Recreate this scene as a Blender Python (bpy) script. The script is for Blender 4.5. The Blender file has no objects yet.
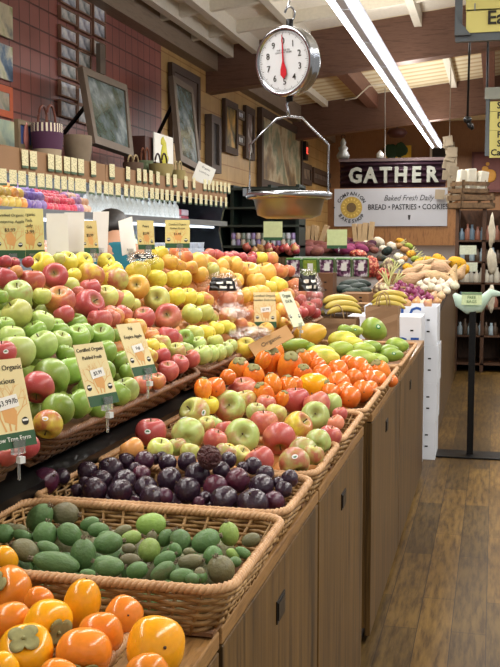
import bpy, bmesh, math, random
from mathutils import Vector, Matrix, noise
R=random.Random(7)
PI=math.pi
SC=bpy.context.scene
COL=SC.collection
# ---------------------------------------------------------------- camera
F=1000.; AZ=math.radians(13.7); PT=math.radians(5.34); EYE=1.5
FW=Vector((-math.sin(AZ)*math.cos(PT),math.cos(AZ)*math.cos(PT),-math.sin(PT)))
RT=Vector((math.cos(AZ),math.sin(AZ),0)); UP=RT.cross(FW)
CP=Vector((0,0,EYE))
cd=bpy.data.cameras.new('camera'); co=bpy.data.objects.new('camera',cd); COL.objects.link(co)
cd.sensor_fit='VERTICAL'; cd.sensor_height=24.; cd.lens=F/667*24; cd.clip_start=.05; cd.clip_end=200
M4=Matrix((RT,UP,-FW)).transposed().to_4x4(); M4.translation=CP
co.matrix_world=M4; SC.camera=co
def ray(px,py): return FW+RT*((px-250)/F)+UP*((333.5-py)/F)
def un(px,py,X=None,Y=None,Z=None,D=None,pl=None):
    """point of the place seen at a pixel, on the plane X=, Y=, Z= or n.p=c"""
    d=ray(px,py)
    if X is not None: t=X/d.x
    elif Y is not None: t=Y/d.y
    elif Z is not None: t=(Z-EYE)/d.z
    elif pl is not None:
        n,c=pl; t=(c-n.dot(CP))/n.dot(d)
    else: t=D
    return CP+d*t
def dep(p): return (p-CP).dot(FW)
def cf(a,b,c): return (RT*a+UP*b-FW*c).normalized()     # direction given as right, up, towards the viewer
# ---------------------------------------------------------------- materials
def lin(c):
    if isinstance(c,str):
        c=c.lstrip('#'); c=[int(c[i:i+2],16)/255 for i in (0,2,4)]
    return tuple((v/12.92 if v<=.04045 else ((v+.055)/1.055)**2.4) for v in c)
def c4(c): return (*lin(c),1)
class NT:
    def __init__(s,name):
        s.m=bpy.data.materials.new(name); s.m.use_nodes=True; s.t=s.m.node_tree; s.n=s.t.nodes; s.l=s.t.links
        s.b=s.n['Principled BSDF']
    def nd(s,ty,**k):
        n=s.n.new(ty)
        for a,v in k.items():
            if a.startswith('i_'): n.inputs[a[2:].replace('_',' ')].default_value=v
            else: setattr(n,a,v)
        return n
    def ln(s,a,b): s.l.new(a,b)
    def co(s,which='Object',scale=(1,1,1),rot=(0,0,0)):
        t=s.nd('ShaderNodeTexCoord'); m=s.nd('ShaderNodeMapping'); m.inputs['Scale'].default_value=scale; m.inputs['Rotation'].default_value=rot
        s.ln(t.outputs[which],m.inputs[0]); return m.outputs[0]
    def noise(s,vec,sc=5,det=3,ro=.5):
        n=s.nd('ShaderNodeTexNoise'); n.inputs['Scale'].default_value=sc; n.inputs['Detail'].default_value=det; n.inputs['Roughness'].default_value=ro
        s.ln(vec,n.inputs['Vector']); return n.outputs['Fac']
    def ramp(s,fac,stops,inter='LINEAR'):
        r=s.nd('ShaderNodeValToRGB'); r.color_ramp.interpolation=inter
        e=r.color_ramp.elements
        while len(e)<len(stops): e.new(.5)
        for q,(p,c) in zip(e,stops):
            q.position=p; q.color=c4(c) if not isinstance(c,(int,float)) else (c,c,c,1)
        s.ln(fac,r.inputs[0]); return r.outputs[0]
    def mix(s,f,a,b,mode='MIX'):
        m=s.nd('ShaderNodeMix',data_type='RGBA',blend_type=mode)
        for v,i in ((f,0),(a,6),(b,7)):
            if hasattr(v,'links') or hasattr(v,'is_output'): s.ln(v,m.inputs[i])
            elif i==0: m.inputs[0].default_value=v
            else: m.inputs[i].default_value=c4(v)
        return m.outputs[2]
    def math(s,op,a,b=0.,clamp=False):
        m=s.nd('ShaderNodeMath',operation=op,use_clamp=clamp)
        for v,i in ((a,0),(b,1)):
            if hasattr(v,'is_output'): s.ln(v,m.inputs[i])
            else: m.inputs[i].default_value=v
        return m.outputs[0]
    def bump(s,h,st=.3,d=.01):
        b=s.nd('ShaderNodeBump'); b.inputs['Strength'].default_value=st; b.inputs['Distance'].default_value=d
        s.ln(h,b.inputs['Height']); s.ln(b.outputs[0],s.b.inputs['Normal'])
    def set(s,col=None,rough=.5,metal=0,spec=.5,**k):
        if col is not None:
            if hasattr(col,'is_output'): s.ln(col,s.b.inputs['Base Color'])
            else: s.b.inputs['Base Color'].default_value=c4(col)
        s.b.inputs['Roughness'].default_value=rough; s.b.inputs['Metallic'].default_value=metal
        s.b.inputs['Specular IOR Level'].default_value=spec
        for a,v in k.items(): s.b.inputs[a.replace('_',' ')].default_value=v
        return s.m
MC={}
def plain(c,rough=.6,metal=0,var=.12,sc=30,spec=.4):
    k=('p',c,rough,metal,var,sc)
    if k not in MC:
        t=NT('plain_'+str(c).strip('#')); f=t.noise(t.co(),sc,3)
        l=lin(c); 
        r=t.nd('ShaderNodeHueSaturation'); r.inputs['Color'].default_value=(*l,1)
        t.ln(t.math('ADD',t.math('MULTIPLY',f,var*2),1-var),r.inputs['Value'])
        MC[k]=t.set(r.outputs[0],rough,metal,spec)
    return MC[k]
def emis(c,st):
    k=('e',c,st)
    if k not in MC:
        t=NT('glow'); t.set('#ffffff',.5); t.b.inputs['Emission Color'].default_value=c4(c); t.b.inputs['Emission Strength'].default_value=st; MC[k]=t.m
    return MC[k]
def fruit_mat(name,blush,rough=.28,spec=.5,bump=0.,bsc=6,streak=True,speck=None,patch=1.4,top=None,sub=.06,edge=.14):
    t=NT(name); v=t.co(); oi=t.nd('ShaderNodeObjectInfo')
    off=t.nd('ShaderNodeVectorMath',operation='ADD'); t.ln(v,off.inputs[0])
    rv=t.nd('ShaderNodeCombineXYZ'); rr=t.math('MULTIPLY',oi.outputs['Random'],37.); t.ln(rr,rv.inputs[0]); t.ln(rr,rv.inputs[2]); t.ln(rv.outputs[0],off.inputs[1])
    n1=t.noise(off.outputs[0],patch,2)
    sep=t.nd('ShaderNodeSeparateXYZ'); t.ln(v,sep.inputs[0])
    side=t.math('MULTIPLY',sep.outputs[0],.22)
    f=t.math('ADD',n1,side)
    if streak:
        m=t.nd('ShaderNodeMapping'); m.inputs['Scale'].default_value=(9,9,.8); t.ln(off.outputs[0],m.inputs[0])
        f=t.math('ADD',f,t.math('MULTIPLY',t.math('SUBTRACT',t.noise(m.outputs[0],1.2,3,.7),.5),.3))
    # alpha is the share of the skin that is coloured: 0 none, 1 all
    thr=t.math('SUBTRACT',1.02,t.math('MULTIPLY',oi.outputs['Alpha'],.92))
    f=t.math('DIVIDE',t.math('SUBTRACT',f,t.math('SUBTRACT',thr,edge/2)),edge,True)
    f=t.math('MULTIPLY',f,.84)
    n2=t.noise(off.outputs[0],3.5,3)
    hs=t.nd('ShaderNodeHueSaturation'); t.ln(oi.outputs['Color'],hs.inputs['Color']); t.ln(t.math('ADD',t.math('MULTIPLY',n2,.35),.82),hs.inputs['Value'])
    c=t.mix(f,hs.outputs[0],blush)
    if speck:
        vo=t.nd('ShaderNodeTexVoronoi'); vo.inputs['Scale'].default_value=9; t.ln(off.outputs[0],vo.inputs['Vector'])
        c=t.mix(t.math('MULTIPLY',t.math('LESS_THAN',vo.outputs['Distance'],.1),.5),c,speck)
    if top:
        rad=t.math('POWER',t.math('ADD',t.math('POWER',sep.outputs[0],2.),t.math('POWER',sep.outputs[1],2.)),.5)
        g=t.math('MULTIPLY',t.math('GREATER_THAN',sep.outputs[2],0.),t.math('SUBTRACT',1.,t.math('DIVIDE',rad,.42,True),True))
        c=t.mix(g,c,top)
    if bump: t.bump(t.noise(off.outputs[0],bsc,4),bump,.25)
    t.set(c,rough,0,spec)
    t.b.inputs['Subsurface Weight'].default_value=sub; t.b.inputs['Subsurface Radius'].default_value=(.4,.25,.1); t.b.inputs['Subsurface Scale'].default_value=.02
    return t.m
def wood(name,a,b,sc=(1,1,1),rot=(0,0,0),rough=.45,det=1.,bump=.1):
    t=NT(name); v=t.co('Object',sc,rot)
    f=t.noise(v,6*det,6,.65); g=t.noise(v,25*det,4,.6)
    f=t.math('ADD',t.math('MULTIPLY',f,.7),t.math('MULTIPLY',g,.3))
    c=t.ramp(f,[(.36,a),(.5,b),(.62,a)]); t.bump(f,bump,.005)
    return t.set(c,rough)
# ---------------------------------------------------------------- mesh helpers
class MB:
    def __init__(s): s.v=[]; s.f=[]; s.mi=[]; s.cm=0
    def add(s,vs,fs):
        o=len(s.v); s.v+= [tuple(q) for q in vs]; s.f+=[tuple(i+o for i in f) for f in fs]; s.mi+=[s.cm]*len(fs); return s
    def box(s,x0,x1,y0,y1,z0,z1,m=None):
        vs=[Vector((x,y,z)) for x in (x0,x1) for y in (y0,y1) for z in (z0,z1)]
        if m: vs=[m@q for q in vs]
        return s.add(vs,[(0,1,3,2),(4,6,7,5),(0,4,5,1),(2,3,7,6),(0,2,6,4),(1,5,7,3)])
    def cbox(s,c,sx,sy,sz,rz=0,rx=0,ry=0):
        m=Matrix.Translation(c)@Matrix.Rotation(rz,4,'Z')@Matrix.Rotation(ry,4,'Y')@Matrix.Rotation(rx,4,'X')
        return s.box(-sx/2,sx/2,-sy/2,sy/2,-sz/2,sz/2,m)
    def tube(s,pts,r,n=8,closed=False,flat=None,cap=True):
        pts=[Vector(p) for p in pts]; N=len(pts); vs=[]; up=Vector((0,0,1))
        for i,p in enumerate(pts):
            a=pts[(i-1)%N] if (closed or i) else p; b=pts[(i+1)%N] if (closed or i<N-1) else p
            t=(b-a).normalized(); u=up if abs(t.z)<.95 else Vector((0,1,0))
            e=t.cross(u).normalized(); w=e.cross(t)
            rr=r[i] if isinstance(r,(list,tuple)) else r
            r2=rr*(flat or 1)
            for k in range(n):
                q=2*PI*k/n; vs.append(p+e*math.cos(q)*r2+w*math.sin(q)*rr)
        fs=[]
        for i in range(N if closed else N-1):
            j=(i+1)%N
            for k in range(n):
                l=(k+1)%n; fs.append((i*n+k,j*n+k,j*n+l,i*n+l))
        if not closed and cap: fs.append(tuple(range(n))); fs.append(tuple((N-1)*n+k for k in reversed(range(n))))
        return s.add(vs,fs)
    def lathe(s,prof,n=24,m=None,fn=None):
        vs=[]
        for (r,z) in prof:
            for k in range(n):
                q=2*PI*k/n; v=Vector((r*math.cos(q),r*math.sin(q),z))
                if fn: v=fn(v,q)
                vs.append(m@v if m else v)
        fs=[]
        for i in range(len(prof)-1):
            for k in range(n):
                l=(k+1)%n; fs.append((i*n+k,(i+1)*n+k,(i+1)*n+l,i*n+l))
        fs.append(tuple(range(n))); fs.append(tuple((len(prof)-1)*n+k for k in reversed(range(n))))
        return s.add(vs,fs)
    def ball(s,c,r,n=10,seed=0,am=.0,sc=(1,1,1)):
        pr=[]
        vs=[]; rings=max(5,n//2+1)
        for i in range(rings+1):
            ph=PI*i/rings
            for k in range(n):
                q=2*PI*k/n; v=Vector((math.sin(ph)*math.cos(q),math.sin(ph)*math.sin(q),math.cos(ph)))
                if am: v*=1+am*noise.noise(v*1.5+Vector((seed*7.3,seed,0)))
                vs.append(Vector(c)+Vector((v.x*sc[0],v.y*sc[1],v.z*sc[2]))*r)
        fs=[]
        for i in range(rings):
            for k in range(n):
                l=(k+1)%n; fs.append((i*n+k,(i+1)*n+k,(i+1)*n+l,i*n+l))
        return s.add(vs,fs)
    def poly(s,pts,th,m):
        """flat outline with real thickness, pts in x,z; front at y=-th"""
        n=len(pts); vs=[m@Vector((x,0,z)) for x,z in pts]+[m@Vector((x,-th,z)) for x,z in pts]
        return s.add(vs,[tuple(range(n)),tuple(range(2*n-1,n-1,-1))]+[(i,(i+1)%n,(i+1)%n+n,i+n) for i in range(n)])
    def build(s,name,mat,parent=None,smooth=False,bevel=0,loc=None,origin=None):
        me=bpy.data.meshes.new(name)
        vs=s.v
        if origin is not None: vs=[tuple(Vector(q)-Vector(origin)) for q in vs]
        me.from_pydata(vs,[],s.f); me.validate()
        for mm in (mat if isinstance(mat,(list,tuple)) else [mat]): me.materials.append(mm)
        if isinstance(mat,(list,tuple)) and len(me.polygons)==len(s.mi):
            me.polygons.foreach_set('material_index',s.mi)
        bm=bmesh.new(); bm.from_mesh(me); bmesh.ops.remove_doubles(bm,verts=bm.verts,dist=1e-6); bmesh.ops.recalc_face_normals(bm,faces=bm.faces)
        bm.to_mesh(me); bm.free()
        if smooth: me.polygons.foreach_set('use_smooth',[True]*len(me.polygons))
        o=bpy.data.objects.new(name,me); COL.objects.link(o)
        if origin is not None: o.location=origin
        if parent: o.parent=parent
        if bevel:
            b=o.modifiers.new('bevel','BEVEL'); b.width=bevel; b.segments=2; b.limit_method='ANGLE'
        return o
def tag(o,label=None,cat=None,group=None,kind=None):
    if label: o['label']=label
    if cat: o['category']=cat
    if group: o['group']=group
    if kind: o['kind']=kind
    return o
def empty(name,loc=(0,0,0),label=None,cat=None,group=None,rot=(0,0,0)):
    o=bpy.data.objects.new(name,None); COL.objects.link(o); o.location=loc; o.rotation_euler=rot; o.empty_display_size=.05
    return tag(o,label,cat,group)
def kids(o): return [c for c in bpy.data.objects if c.parent==o]
KID={}
def dup(o,parent=None):
    c=o.copy(); COL.objects.link(c); c.parent=parent
    for k in ('label','group'):
        if k in c and not parent: del c[k]
    for ch in KID.get(o.name,[]):
        dup(ch,c)
    return c
def textmesh(body,size,mat,name,parent,m,align='CENTER',extr=.0006,shear=0,sx=1.,bold=0.):
    cu=bpy.data.curves.new('lettering','FONT'); cu.body=body; cu.size=size; cu.align_x=align; cu.align_y='CENTER'; cu.extrude=extr; cu.shear=shear; cu.resolution_u=2; cu.offset=bold
    to=bpy.data.objects.new('lettering',cu); COL.objects.link(to)
    dg=bpy.context.evaluated_depsgraph_get(); me=bpy.data.meshes.new_from_object(to.evaluated_get(dg))
    bpy.data.objects.remove(to)
    # text lies in local xy -> turn to the x,z plane facing -y
    T=m@Matrix(((sx,0,0,0),(0,0,-1,0),(0,1,0,0),(0,0,0,1)))
    me.transform(T); me.materials.clear(); me.materials.append(mat)
    o=bpy.data.objects.new(name,me); COL.objects.link(o)
    if parent: o.parent=parent
    return o
ORD=['first','second','third','fourth','fifth','sixth','seventh','eighth','ninth','tenth','eleventh','twelfth','thirteenth','fourteenth','fifteenth','sixteenth','seventeenth','eighteenth','nineteenth','twentieth']
def od(i): return ORD[i] if i<20 else '%dth'%(i+1)
# ---------------------------------------------------------------- the setting
XW=-3.6
def s_(o): return tag(o,kind='structure')
def floor_mat():
    t=NT('wood_floor'); v=t.co('Object',(1,1,1),(0,0,PI/2))
    br=t.nd('ShaderNodeTexBrick',offset=.37,squash=1); t.ln(v,br.inputs[0])
    for k,x in (('Scale',1.),('Mortar Size',.0016),('Brick Width',.95),('Row Height',.13),('Bias',0.)): br.inputs[k].default_value=x
    br.inputs['Color1'].default_value=c4('#8f7038'); br.inputs['Color2'].default_value=c4('#68522b'); br.inputs['Mortar'].default_value=c4('#3f2c1c')
    n=t.noise(t.co('Object',(9,1,1)),5,6,.65)
    n2=t.noise(t.co('Object',(1,1,1)),1.2,3)
    c=t.mix(1.,br.outputs[0],t.ramp(n,[(.35,'#a2967e'),(.6,'#ffffff')]),'MULTIPLY')
    c=t.mix(1.,c,t.ramp(n2,[(.3,'#c4bcb0'),(.7,'#ffffff')]),'MULTIPLY')
    return t.set(c,.45,0,.35)
s_(MB().box(XW-.1,5,-3,22.1,-.1,0).build('floor',floor_mat()))
def tile_mat(name,c1,c2,mort,w,h,depth=.6):
    t=NT(name); tc=t.nd('ShaderNodeTexCoord'); se=t.nd('ShaderNodeSeparateXYZ'); t.ln(tc.outputs['Object'],se.inputs[0])
    cb=t.nd('ShaderNodeCombineXYZ'); t.ln(se.outputs[1],cb.inputs[0]); t.ln(se.outputs[2],cb.inputs[1])
    br=t.nd('ShaderNodeTexBrick',offset=0.,squash=1); t.ln(cb.outputs[0],br.inputs[0])
    for k,x in (('Scale',1.),('Mortar Size',.008),('Brick Width',w),('Row Height',h),('Bias',0.),('Mortar Smooth',.2)): br.inputs[k].default_value=x
    br.inputs['Color1'].default_value=c4(c1); br.inputs['Color2'].default_value=c4(c2); br.inputs['Mortar'].default_value=c4(mort)
    n=t.noise(tc.outputs['Object'],2,4); c=t.mix(1.,br.outputs[0],t.ramp(n,[(.3,'#d8d4d0'),(.7,'#ffffff')]),'MULTIPLY')
    t.bump(t.math('SUBTRACT',1.,br.outputs['Fac']),.5,.01)
    return t.set(c,.42)
s_(MB().box(XW-.1,XW,-3,10.65,0,4.3).build('wall_left',tile_mat('red_tile','#a8665a','#9c5c52','#63352f',.177,.177)))
s_(MB().box(XW-.1,XW,10.65,22,0,4.3).build('wall_left_far',tile_mat('yellow_tile','#cda86c','#c49e60','#a9793c',.42,.21)))
woodwall=wood('brown_planks','#7a5030','#93683f',(14,14,.7),rough=.5)
s_(MB().box(XW-.1,5,22,22.1,0,5.2).build('wall_back',woodwall))
s_(MB().box(XW,5,21.9,22,4.02,4.12).build('trim_1',plain('#d8c49c')))
def zc(X): return 3.9+.115*(X-XW)
cream=plain('#efe8da',.7); creamwood=NT('cream_boards')
v=creamwood.co('Object',(1,1,1)); wv=creamwood.nd('ShaderNodeTexWave',wave_type='BANDS',bands_direction='Y',wave_profile='SAW'); creamwood.ln(v,wv.inputs[0]); wv.inputs['Scale'].default_value=.9; wv.inputs['Distortion'].default_value=.15
creamwood=creamwood.set(creamwood.ramp(wv.outputs[1],[(.0,'#b8965e'),(.12,'#ecdcb4'),(.6,'#f2e8cc'),(.93,'#d4ba86')]),.7)
def slab(y0,y1,mat,name,x0=XW-.1,x1=5,th=.08):
    vs=[(x,y,z) for x,d in ((x0,0),(x1,0)) for y in (y0,y1) for z in (zc(x),zc(x)+th)]
    return s_(MB().add(vs,[(0,1,3,2),(4,6,7,5),(0,4,5,1),(2,3,7,6),(0,2,6,4),(1,5,7,3)]).build(name,mat))
slab(-3,12.35,cream,'ceiling'); slab(12.35,22.1,creamwood,'ceiling_far')
darkbeam=wood('dark_beam','#57392b','#745343',(.35,6,6),rough=.5)
darkbeam2=wood('dark_beam_long','#5a362a','#7a5040',(6,.35,6),rough=.5)
greybeam=wood('weathered_beam','#7d6a57','#8f7c68',(6,.35,6),rough=.6)
def xbeam(y0,y1,dz0,dz1,name,mat,x0=XW,x1=5):
    vs=[(x,y,zc(x)-d) for x in (x0,x1) for y in (y0,y1) for d in (dz1,dz0)]
    return MB().add(vs,[(0,1,3,2),(4,6,7,5),(0,4,5,1),(2,3,7,6),(0,2,6,4),(1,5,7,3)]).build(name,mat)
s_(xbeam(12.4,12.65,0.0,.54,'trim_beam',darkbeam)); s_(xbeam(18.0,18.25,0.0,.6,'trim_beam_far',darkbeam))
s_(MB().box(XW,XW+.16,-3,12.4,3.62,zc(XW)).build('trim_wall_beam',greybeam)); s_(MB().box(XW,XW+.16,12.65,22,3.62,zc(XW)).build('trim_wall_beam_far',greybeam))
for x in (-2.15,-.15):
    s_(MB().box(x-.09,x+.09,12.65,18.0,zc(x)-.24,zc(x)+.01).build('trim_purlin',darkbeam2))
mb=MB()
for x in (-3.28,-2.95,-2.3,-1.62,-.95,-.28,.4,1.1):
    mb.box(x-.045,x+.045,-2,12.4,zc(x)-.16,zc(x)+.01)
for y in (3,4.2,5.4,6.6,7.8,9.0,10.2,11.3):
    vs=[(x,yy,zc(x)-d) for x in (XW+.16,5) for yy in (y-.04,y+.04) for d in (.13,0)]
    mb.add(vs,[(0,1,3,2),(4,6,7,5),(0,4,5,1),(2,3,7,6),(0,2,6,4),(1,5,7,3)])
s_(mb.build('trim_ceiling_joists',plain('#ddd6c6',.6)))
mb=MB()
for x in (-3.0,-1.55,-.75,.35): mb.box(x-.05,x+.05,12.66,17.99,zc(x)-.1,zc(x)+.01)
s_(mb.build('trim_ceiling_battens',plain('#efe9d8',.6)))
# fluorescent fixtures: one in view, others hanging in rows over the shop
housing=plain('#e4e6ea',.4,0,.03)
def fixture(x0,x1,y0,y1,z,label,group=None):
    r=empty('ceiling_light',((x0+x1)/2,(y0+y1)/2,z),label,'ceiling light',group)
    n=max(1,round((y1-y0)/1.25)); L=(y1-y0)/n
    hb=MB()
    X=lambda y:x0+(x1-x0)*(y-y0)/(y1-y0)-(x0+x1)/2
    for i in range(n):
        a=y0+i*L+.01; b=a+L-.02; 
        vs=[(X(y)+dx,y-(y0+y1)/2,dz) for y in (a,b) for dx,dz in ((-.11,.05),(-.03,0.0),(.03,0.0),(.11,.05),(.05,.09),(-.05,.09))]
        hb.add(vs,[(0,1,2,3,4,5),(11,10,9,8,7,6)]+[(i2,(i2+1)%6,(i2+1)%6+6,i2+6) for i2 in range(6)])
    hb.build('housing',housing,r)
    for dx in (-.075,.075):
        MB().tube([(X(y)+dx,y-(y0+y1)/2,.005) for y in (y0+.02,y1-.02)],.015,10).build('light_tube',emis('#eef2ff',LT),r,True)
    return r
LT=9.
fixture(-1.12,-1.08,5.0,19.0,3.2,'long white twin tube ceiling light running back over the produce aisle')
for x in (3.6,):
    fixture(x,x,1.,19.,3.55,'second row of ceiling lights parallel to the aisle','ceiling lights out of the picture')
fixture(-2.3,-2.3,-1,3.5,3.3,'ceiling light row above the near left of the shop','ceiling lights out of the picture')
def area(loc,sx,sy,power,rot=(0,0,0),col=(1,.96,.9)):
    l=bpy.data.lights.new('tube_and_fill_light','AREA'); l.shape='RECTANGLE'; l.size=sx; l.size_y=sy; l.energy=power; l.color=col
    o=bpy.data.objects.new('tube_and_fill_light',l); COL.objects.link(o); o.location=loc; o.rotation_euler=rot; return o
area((-1.17,7,3.12),.3,9,130)
area((-1.1,15,3.12),.3,8,130)
area((1.4,3,3.3),.3,7,170); area((1.6,12,3.4),.3,8,130)
area((-2.2,1.5,3.2),.3,5,90)
for xx,yy,ww in ((-1.1,8.,60),(1.4,6,60),(-1.1,15.5,45)): area((xx,yy,3.34),.2,7,ww,(PI,0,0))  # added upward fill lamps that brighten the ceiling
area((-.5,20.2,3.3),2.5,.3,90)  # added fill lamp for the back wall, no fixture here
w=bpy.data.worlds.new('world'); SC.world=w; w.use_nodes=True; w.node_tree.nodes['Background'].inputs[0].default_value=(1,.97,.93,1); w.node_tree.nodes['Background'].inputs[1].default_value=.46
SC.view_settings.view_transform='Standard'; SC.view_settings.look='None'; SC.view_settings.exposure=0.; SC.view_settings.gamma=1
# ---------------------------------------------------------------- cabinets of the fruit island
oakn=NT('oak_front'); v1=oakn.co('Object',(70,70,1.6)); v2=oakn.co('Object',(7,7,.5)); f1=oakn.noise(v1,1.,4,.6); f2=oakn.noise(v2,2.5,4,.6)
ff=oakn.math('ADD',oakn.math('MULTIPLY',f1,.6),oakn.math('MULTIPLY',f2,.4)); oak=oakn.set(oakn.ramp(ff,[(.38,'#281d0e'),(.48,'#58401f'),(.6,'#6e522b')]),.42); oaktop=wood('oak_top','#6e4e2c','#9c7444',(9,.8,9),rough=.38)  # front oak darker than the top: shade of the faces put into colour
black=plain('#0c0b0b',.35,0,.1); darkmetal=plain('#1b1b1c',.4,.6)
XF=-.42; TOPZ=.868
def cabinet(y0,y1,label,hy=None,xl=-1.95,top=TOPZ,xf=XF):
    r=empty('cabinet',((xl+xf)/2,(y0+y1)/2,0),label,'cabinet','oak cabinets under the fruit')
    o=(Vector(r.location))
    def b(x0,x1,a,c,z0,z1): return MB().box(x0-o.x,x1-o.x,a-o.y,c-o.y,z0,z1)
    b(xl,xf-.02,y0,y1,0.06,top-.03).build('body',oak,r)
    b(xl+.05,xf-.035,y0,y1,0,.06).build('plinth',black,r)
    b(xl,xf,y0,y1,top-.03,top).build('top_board',oaktop,r,bevel=.003)
    d=b(xf-.02,xf,y0+.004,y1-.004,.03,top-.034).build('door',oak,r,bevel=.002)
    if hy:
        h=MB().box(-.001,.003,-.04,.04,-.024,.024).build('handle',darkmetal,d,bevel=.001); h.location=(xf-o.x,hy-o.y,.735)
        q=MB().box(-.001,.002,-.033,.029,-.018,.019).build('pull_recess',black,h); q.location=(.003,0,0)
    return r
cabinet(.55,1.515,'oak cabinet at the near corner below the orange persimmons')
cabinet(1.53,2.455,'oak cabinet door below the feijoa basket',1.99)
cabinet(2.47,3.36,'oak cabinet door below the bi-coloured apples',2.89)
MB().box(-1.95,-.47,3.36,3.6,0,.83).build('cabinet_gap',plain('#24170f',.6)).name='gap_panel'  # dark block: shade of the gap between cabinets put into its colour
tag(bpy.data.objects['gap_panel'],'dark recessed panel standing in for the shaded gap between two oak cabinets','panel')
cabinet(3.605,4.72,'oak cabinet door below the orange persimmon basket',4.12)
cabinet(4.73,6.38,'oak cabinet door at the far end below the papayas',5.32)
# riser and sloping shelf that carry the upper tier
NU=Vector((.8,0,1)).normalized(); 
def planeU(d=0.): # z = 1.13 - .8 (X+.9), shifted along its normal by d
    return (NU,NU.dot(Vector((-.9,0,1.13)))+d)
rs=empty('display_riser',(-1.4,3.1,TOPZ),'black stepped riser with sloping shelf carrying the upper apple baskets','display riser')
mb=MB()
def rb(x0,x1,y0,y1,z0,z1): mb.box(x0+1.4,x1+1.4,y0-3.1,y1-3.1,z0-TOPZ,z1-TOPZ)
rb(-1.95,-.97,.6,5.6,TOPZ,.965); mb.build('riser_box',black,rs)
mb=MB()
vs=[(x+1.4,y-3.1,z-TOPZ+d) for (x,z) in ((-.93,.965),(-1.43,1.18)) for y in (.6,5.6) for d in (0,.02)]
mb.add(vs,[(0,1,3,2),(4,6,7,5),(0,4,5,1),(2,3,7,6),(0,2,6,4),(1,5,7,3)]); mb.build('sloping_shelf',black,rs)
mb=MB(); mb.box(-1.95+1.4,-1.46+1.4,-2.5,2.5,.966-TOPZ,1.25-TOPZ); mb.build('back_box',black,rs)
# ---------------------------------------------------------------- wicker baskets
def wick(name,a,b):
    t=NT(name); c=t.ramp(t.noise(t.co('Object',(1,1,1)),28,4,.7),[(.3,a),(.7,b)]); return t.set(c,.5)
wicker=wick('wicker','#7d5a30','#bd9660'); rimw=wick('wicker_rim','#a67a4e','#cda274'); wickerd=wick('wicker_dark','#5a3b25','#8d6642'); rimd=wick('rim_dark','#6b4730','#94694a')
def rrect(hx,hy,r,step,ph=0):
    pts=[]
    segs=[((hx,-hy+r),(hx,hy-r)),((hx-r,hy-r),0),((hx-r,hy),(-hx+r,hy)),((-hx+r,hy-r),1),((-hx,hy-r),(-hx,-hy+r)),((-hx+r,-hy+r),2),((-hx+r,-hy),(hx-r,-hy)),((hx-r,-hy+r),3)]
    for a,b in segs:
        if isinstance(b,int):
            n=max(3,int(r*PI/2/step)); 
            for i in range(n): q=(b+i/n)*PI/2; pts.append((a[0]+r*math.cos(q),a[1]+r*math.sin(q)))
        else:
            L=math.dist(a,b); n=max(1,int(L/step))
            for i in range(n): u=i/n; pts.append((a[0]+(b[0]-a[0])*u,a[1]+(b[1]-a[1])*u))
    return pts
def basket(x0,x1,y0,y1,z0,z1,label,tilt=0,dark=False,rows=9,group='wicker baskets on the fruit island',flare=.035,detail=1.,piv=None,name='wicker_basket',liner=None):
    cx,cy=(x0+x1)/2,(y0+y1)/2; hx,hy=(x1-x0)/2,(y1-y0)/2; H=z1-z0
    r=empty(name,(cx,cy,z0),label,'basket',group)
    if tilt: r.rotation_euler=(0,tilt,0)
    W,RM=(wickerd,rimd) if dark else (wicker,rimw)
    st=.011/detail
    base=rrect(hx,hy,.05,st); N=len(base)
    mb=MB(); ns=max(8,int((hx+hy)*4/.045)//2*2)
    for k in range(rows):
        u=(k+.5)/rows; z=.008+u*(H-.016); ins=flare*(1-u)
        b=rrect(hx-ins,hy-ins,.05,st); n=len(b); pts=[]
        for i,(x,y) in enumerate(b):
            a=b[(i-1)%n]; c=b[(i+1)%n]; t=Vector((c[0]-a[0],c[1]-a[1],0)).normalized(); nn=Vector((t.y,-t.x,0))
            o=.004*math.sin(i/n*ns*PI+(k%2)*PI); pts.append(Vector((x,y,z+R.uniform(-.0008,.0008)))+nn*o)
        mb.tube(pts,H/rows*.42,6,True,.55)
    # stakes
    bb=rrect(hx-flare,hy-flare,.05,st); bt=rrect(hx,hy,.05,st)
    for j in range(ns):
        i=int((j+.5)/ns*len(bt))%len(bt); i2=int((j+.5)/ns*len(bb))%len(bb)
        mb.tube([(bb[i2][0],bb[i2][1],.003),(bt[i][0],bt[i][1],H)],.0035,5)
    mb.build('woven_side',W,r,True)
    mb=MB(); st=.006/detail; bt=rrect(hx,hy,.05,st)
    for s in range(3):
        pts=[]
        for i,(x,y) in enumerate(bt):
            n=len(bt); a=bt[(i-1)%n]; c=bt[(i+1)%n]; t=Vector((c[0]-a[0],c[1]-a[1],0)).normalized(); nn=Vector((t.y,-t.x,0))
            q=2*PI*(i*round(n*st/.03)/n)+s*2*PI/3
            pts.append(Vector((x,y,H))+nn*.0045*math.cos(q)+Vector((0,0,.0045*math.sin(q))))
        mb.tube(pts,.0052,6,True)
    mb.build('rim',RM,r,True)
    MB().box(-hx+flare,hx-flare,-hy+flare,hy-flare,.002,.008).build('base',liner or wickerd,r)
    return r
BZ=TOPZ+.003; RZ=.962
basket(-.935,-.385,1.44,1.865,BZ,RZ,'wicker basket of green feijoas in the foreground',rows=10)
basket(-.935,-.39,1.885,2.2,BZ,RZ,'wicker basket of dark purple passion fruit behind the feijoas',rows=10)
basket(-.93,-.39,2.225,2.6,BZ,RZ,'nearer of the two wicker baskets of red-green apples',rows=10)
basket(-.93,-.388,2.63,3.08,BZ,RZ,'farther of the two wicker baskets of red-green apples',rows=10)
basket(-.93,-.388,3.1,3.56,BZ,RZ,'wicker basket of orange persimmons behind the apples',rows=10)
basket(-.93,-.388,3.58,4.25,BZ,RZ,'wicker basket of orange persimmons next to the papayas',rows=10)
basket(-.93,-.385,4.27,5.25,BZ,RZ,'wicker basket of yellow-green papayas at the counter end',rows=10)
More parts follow.
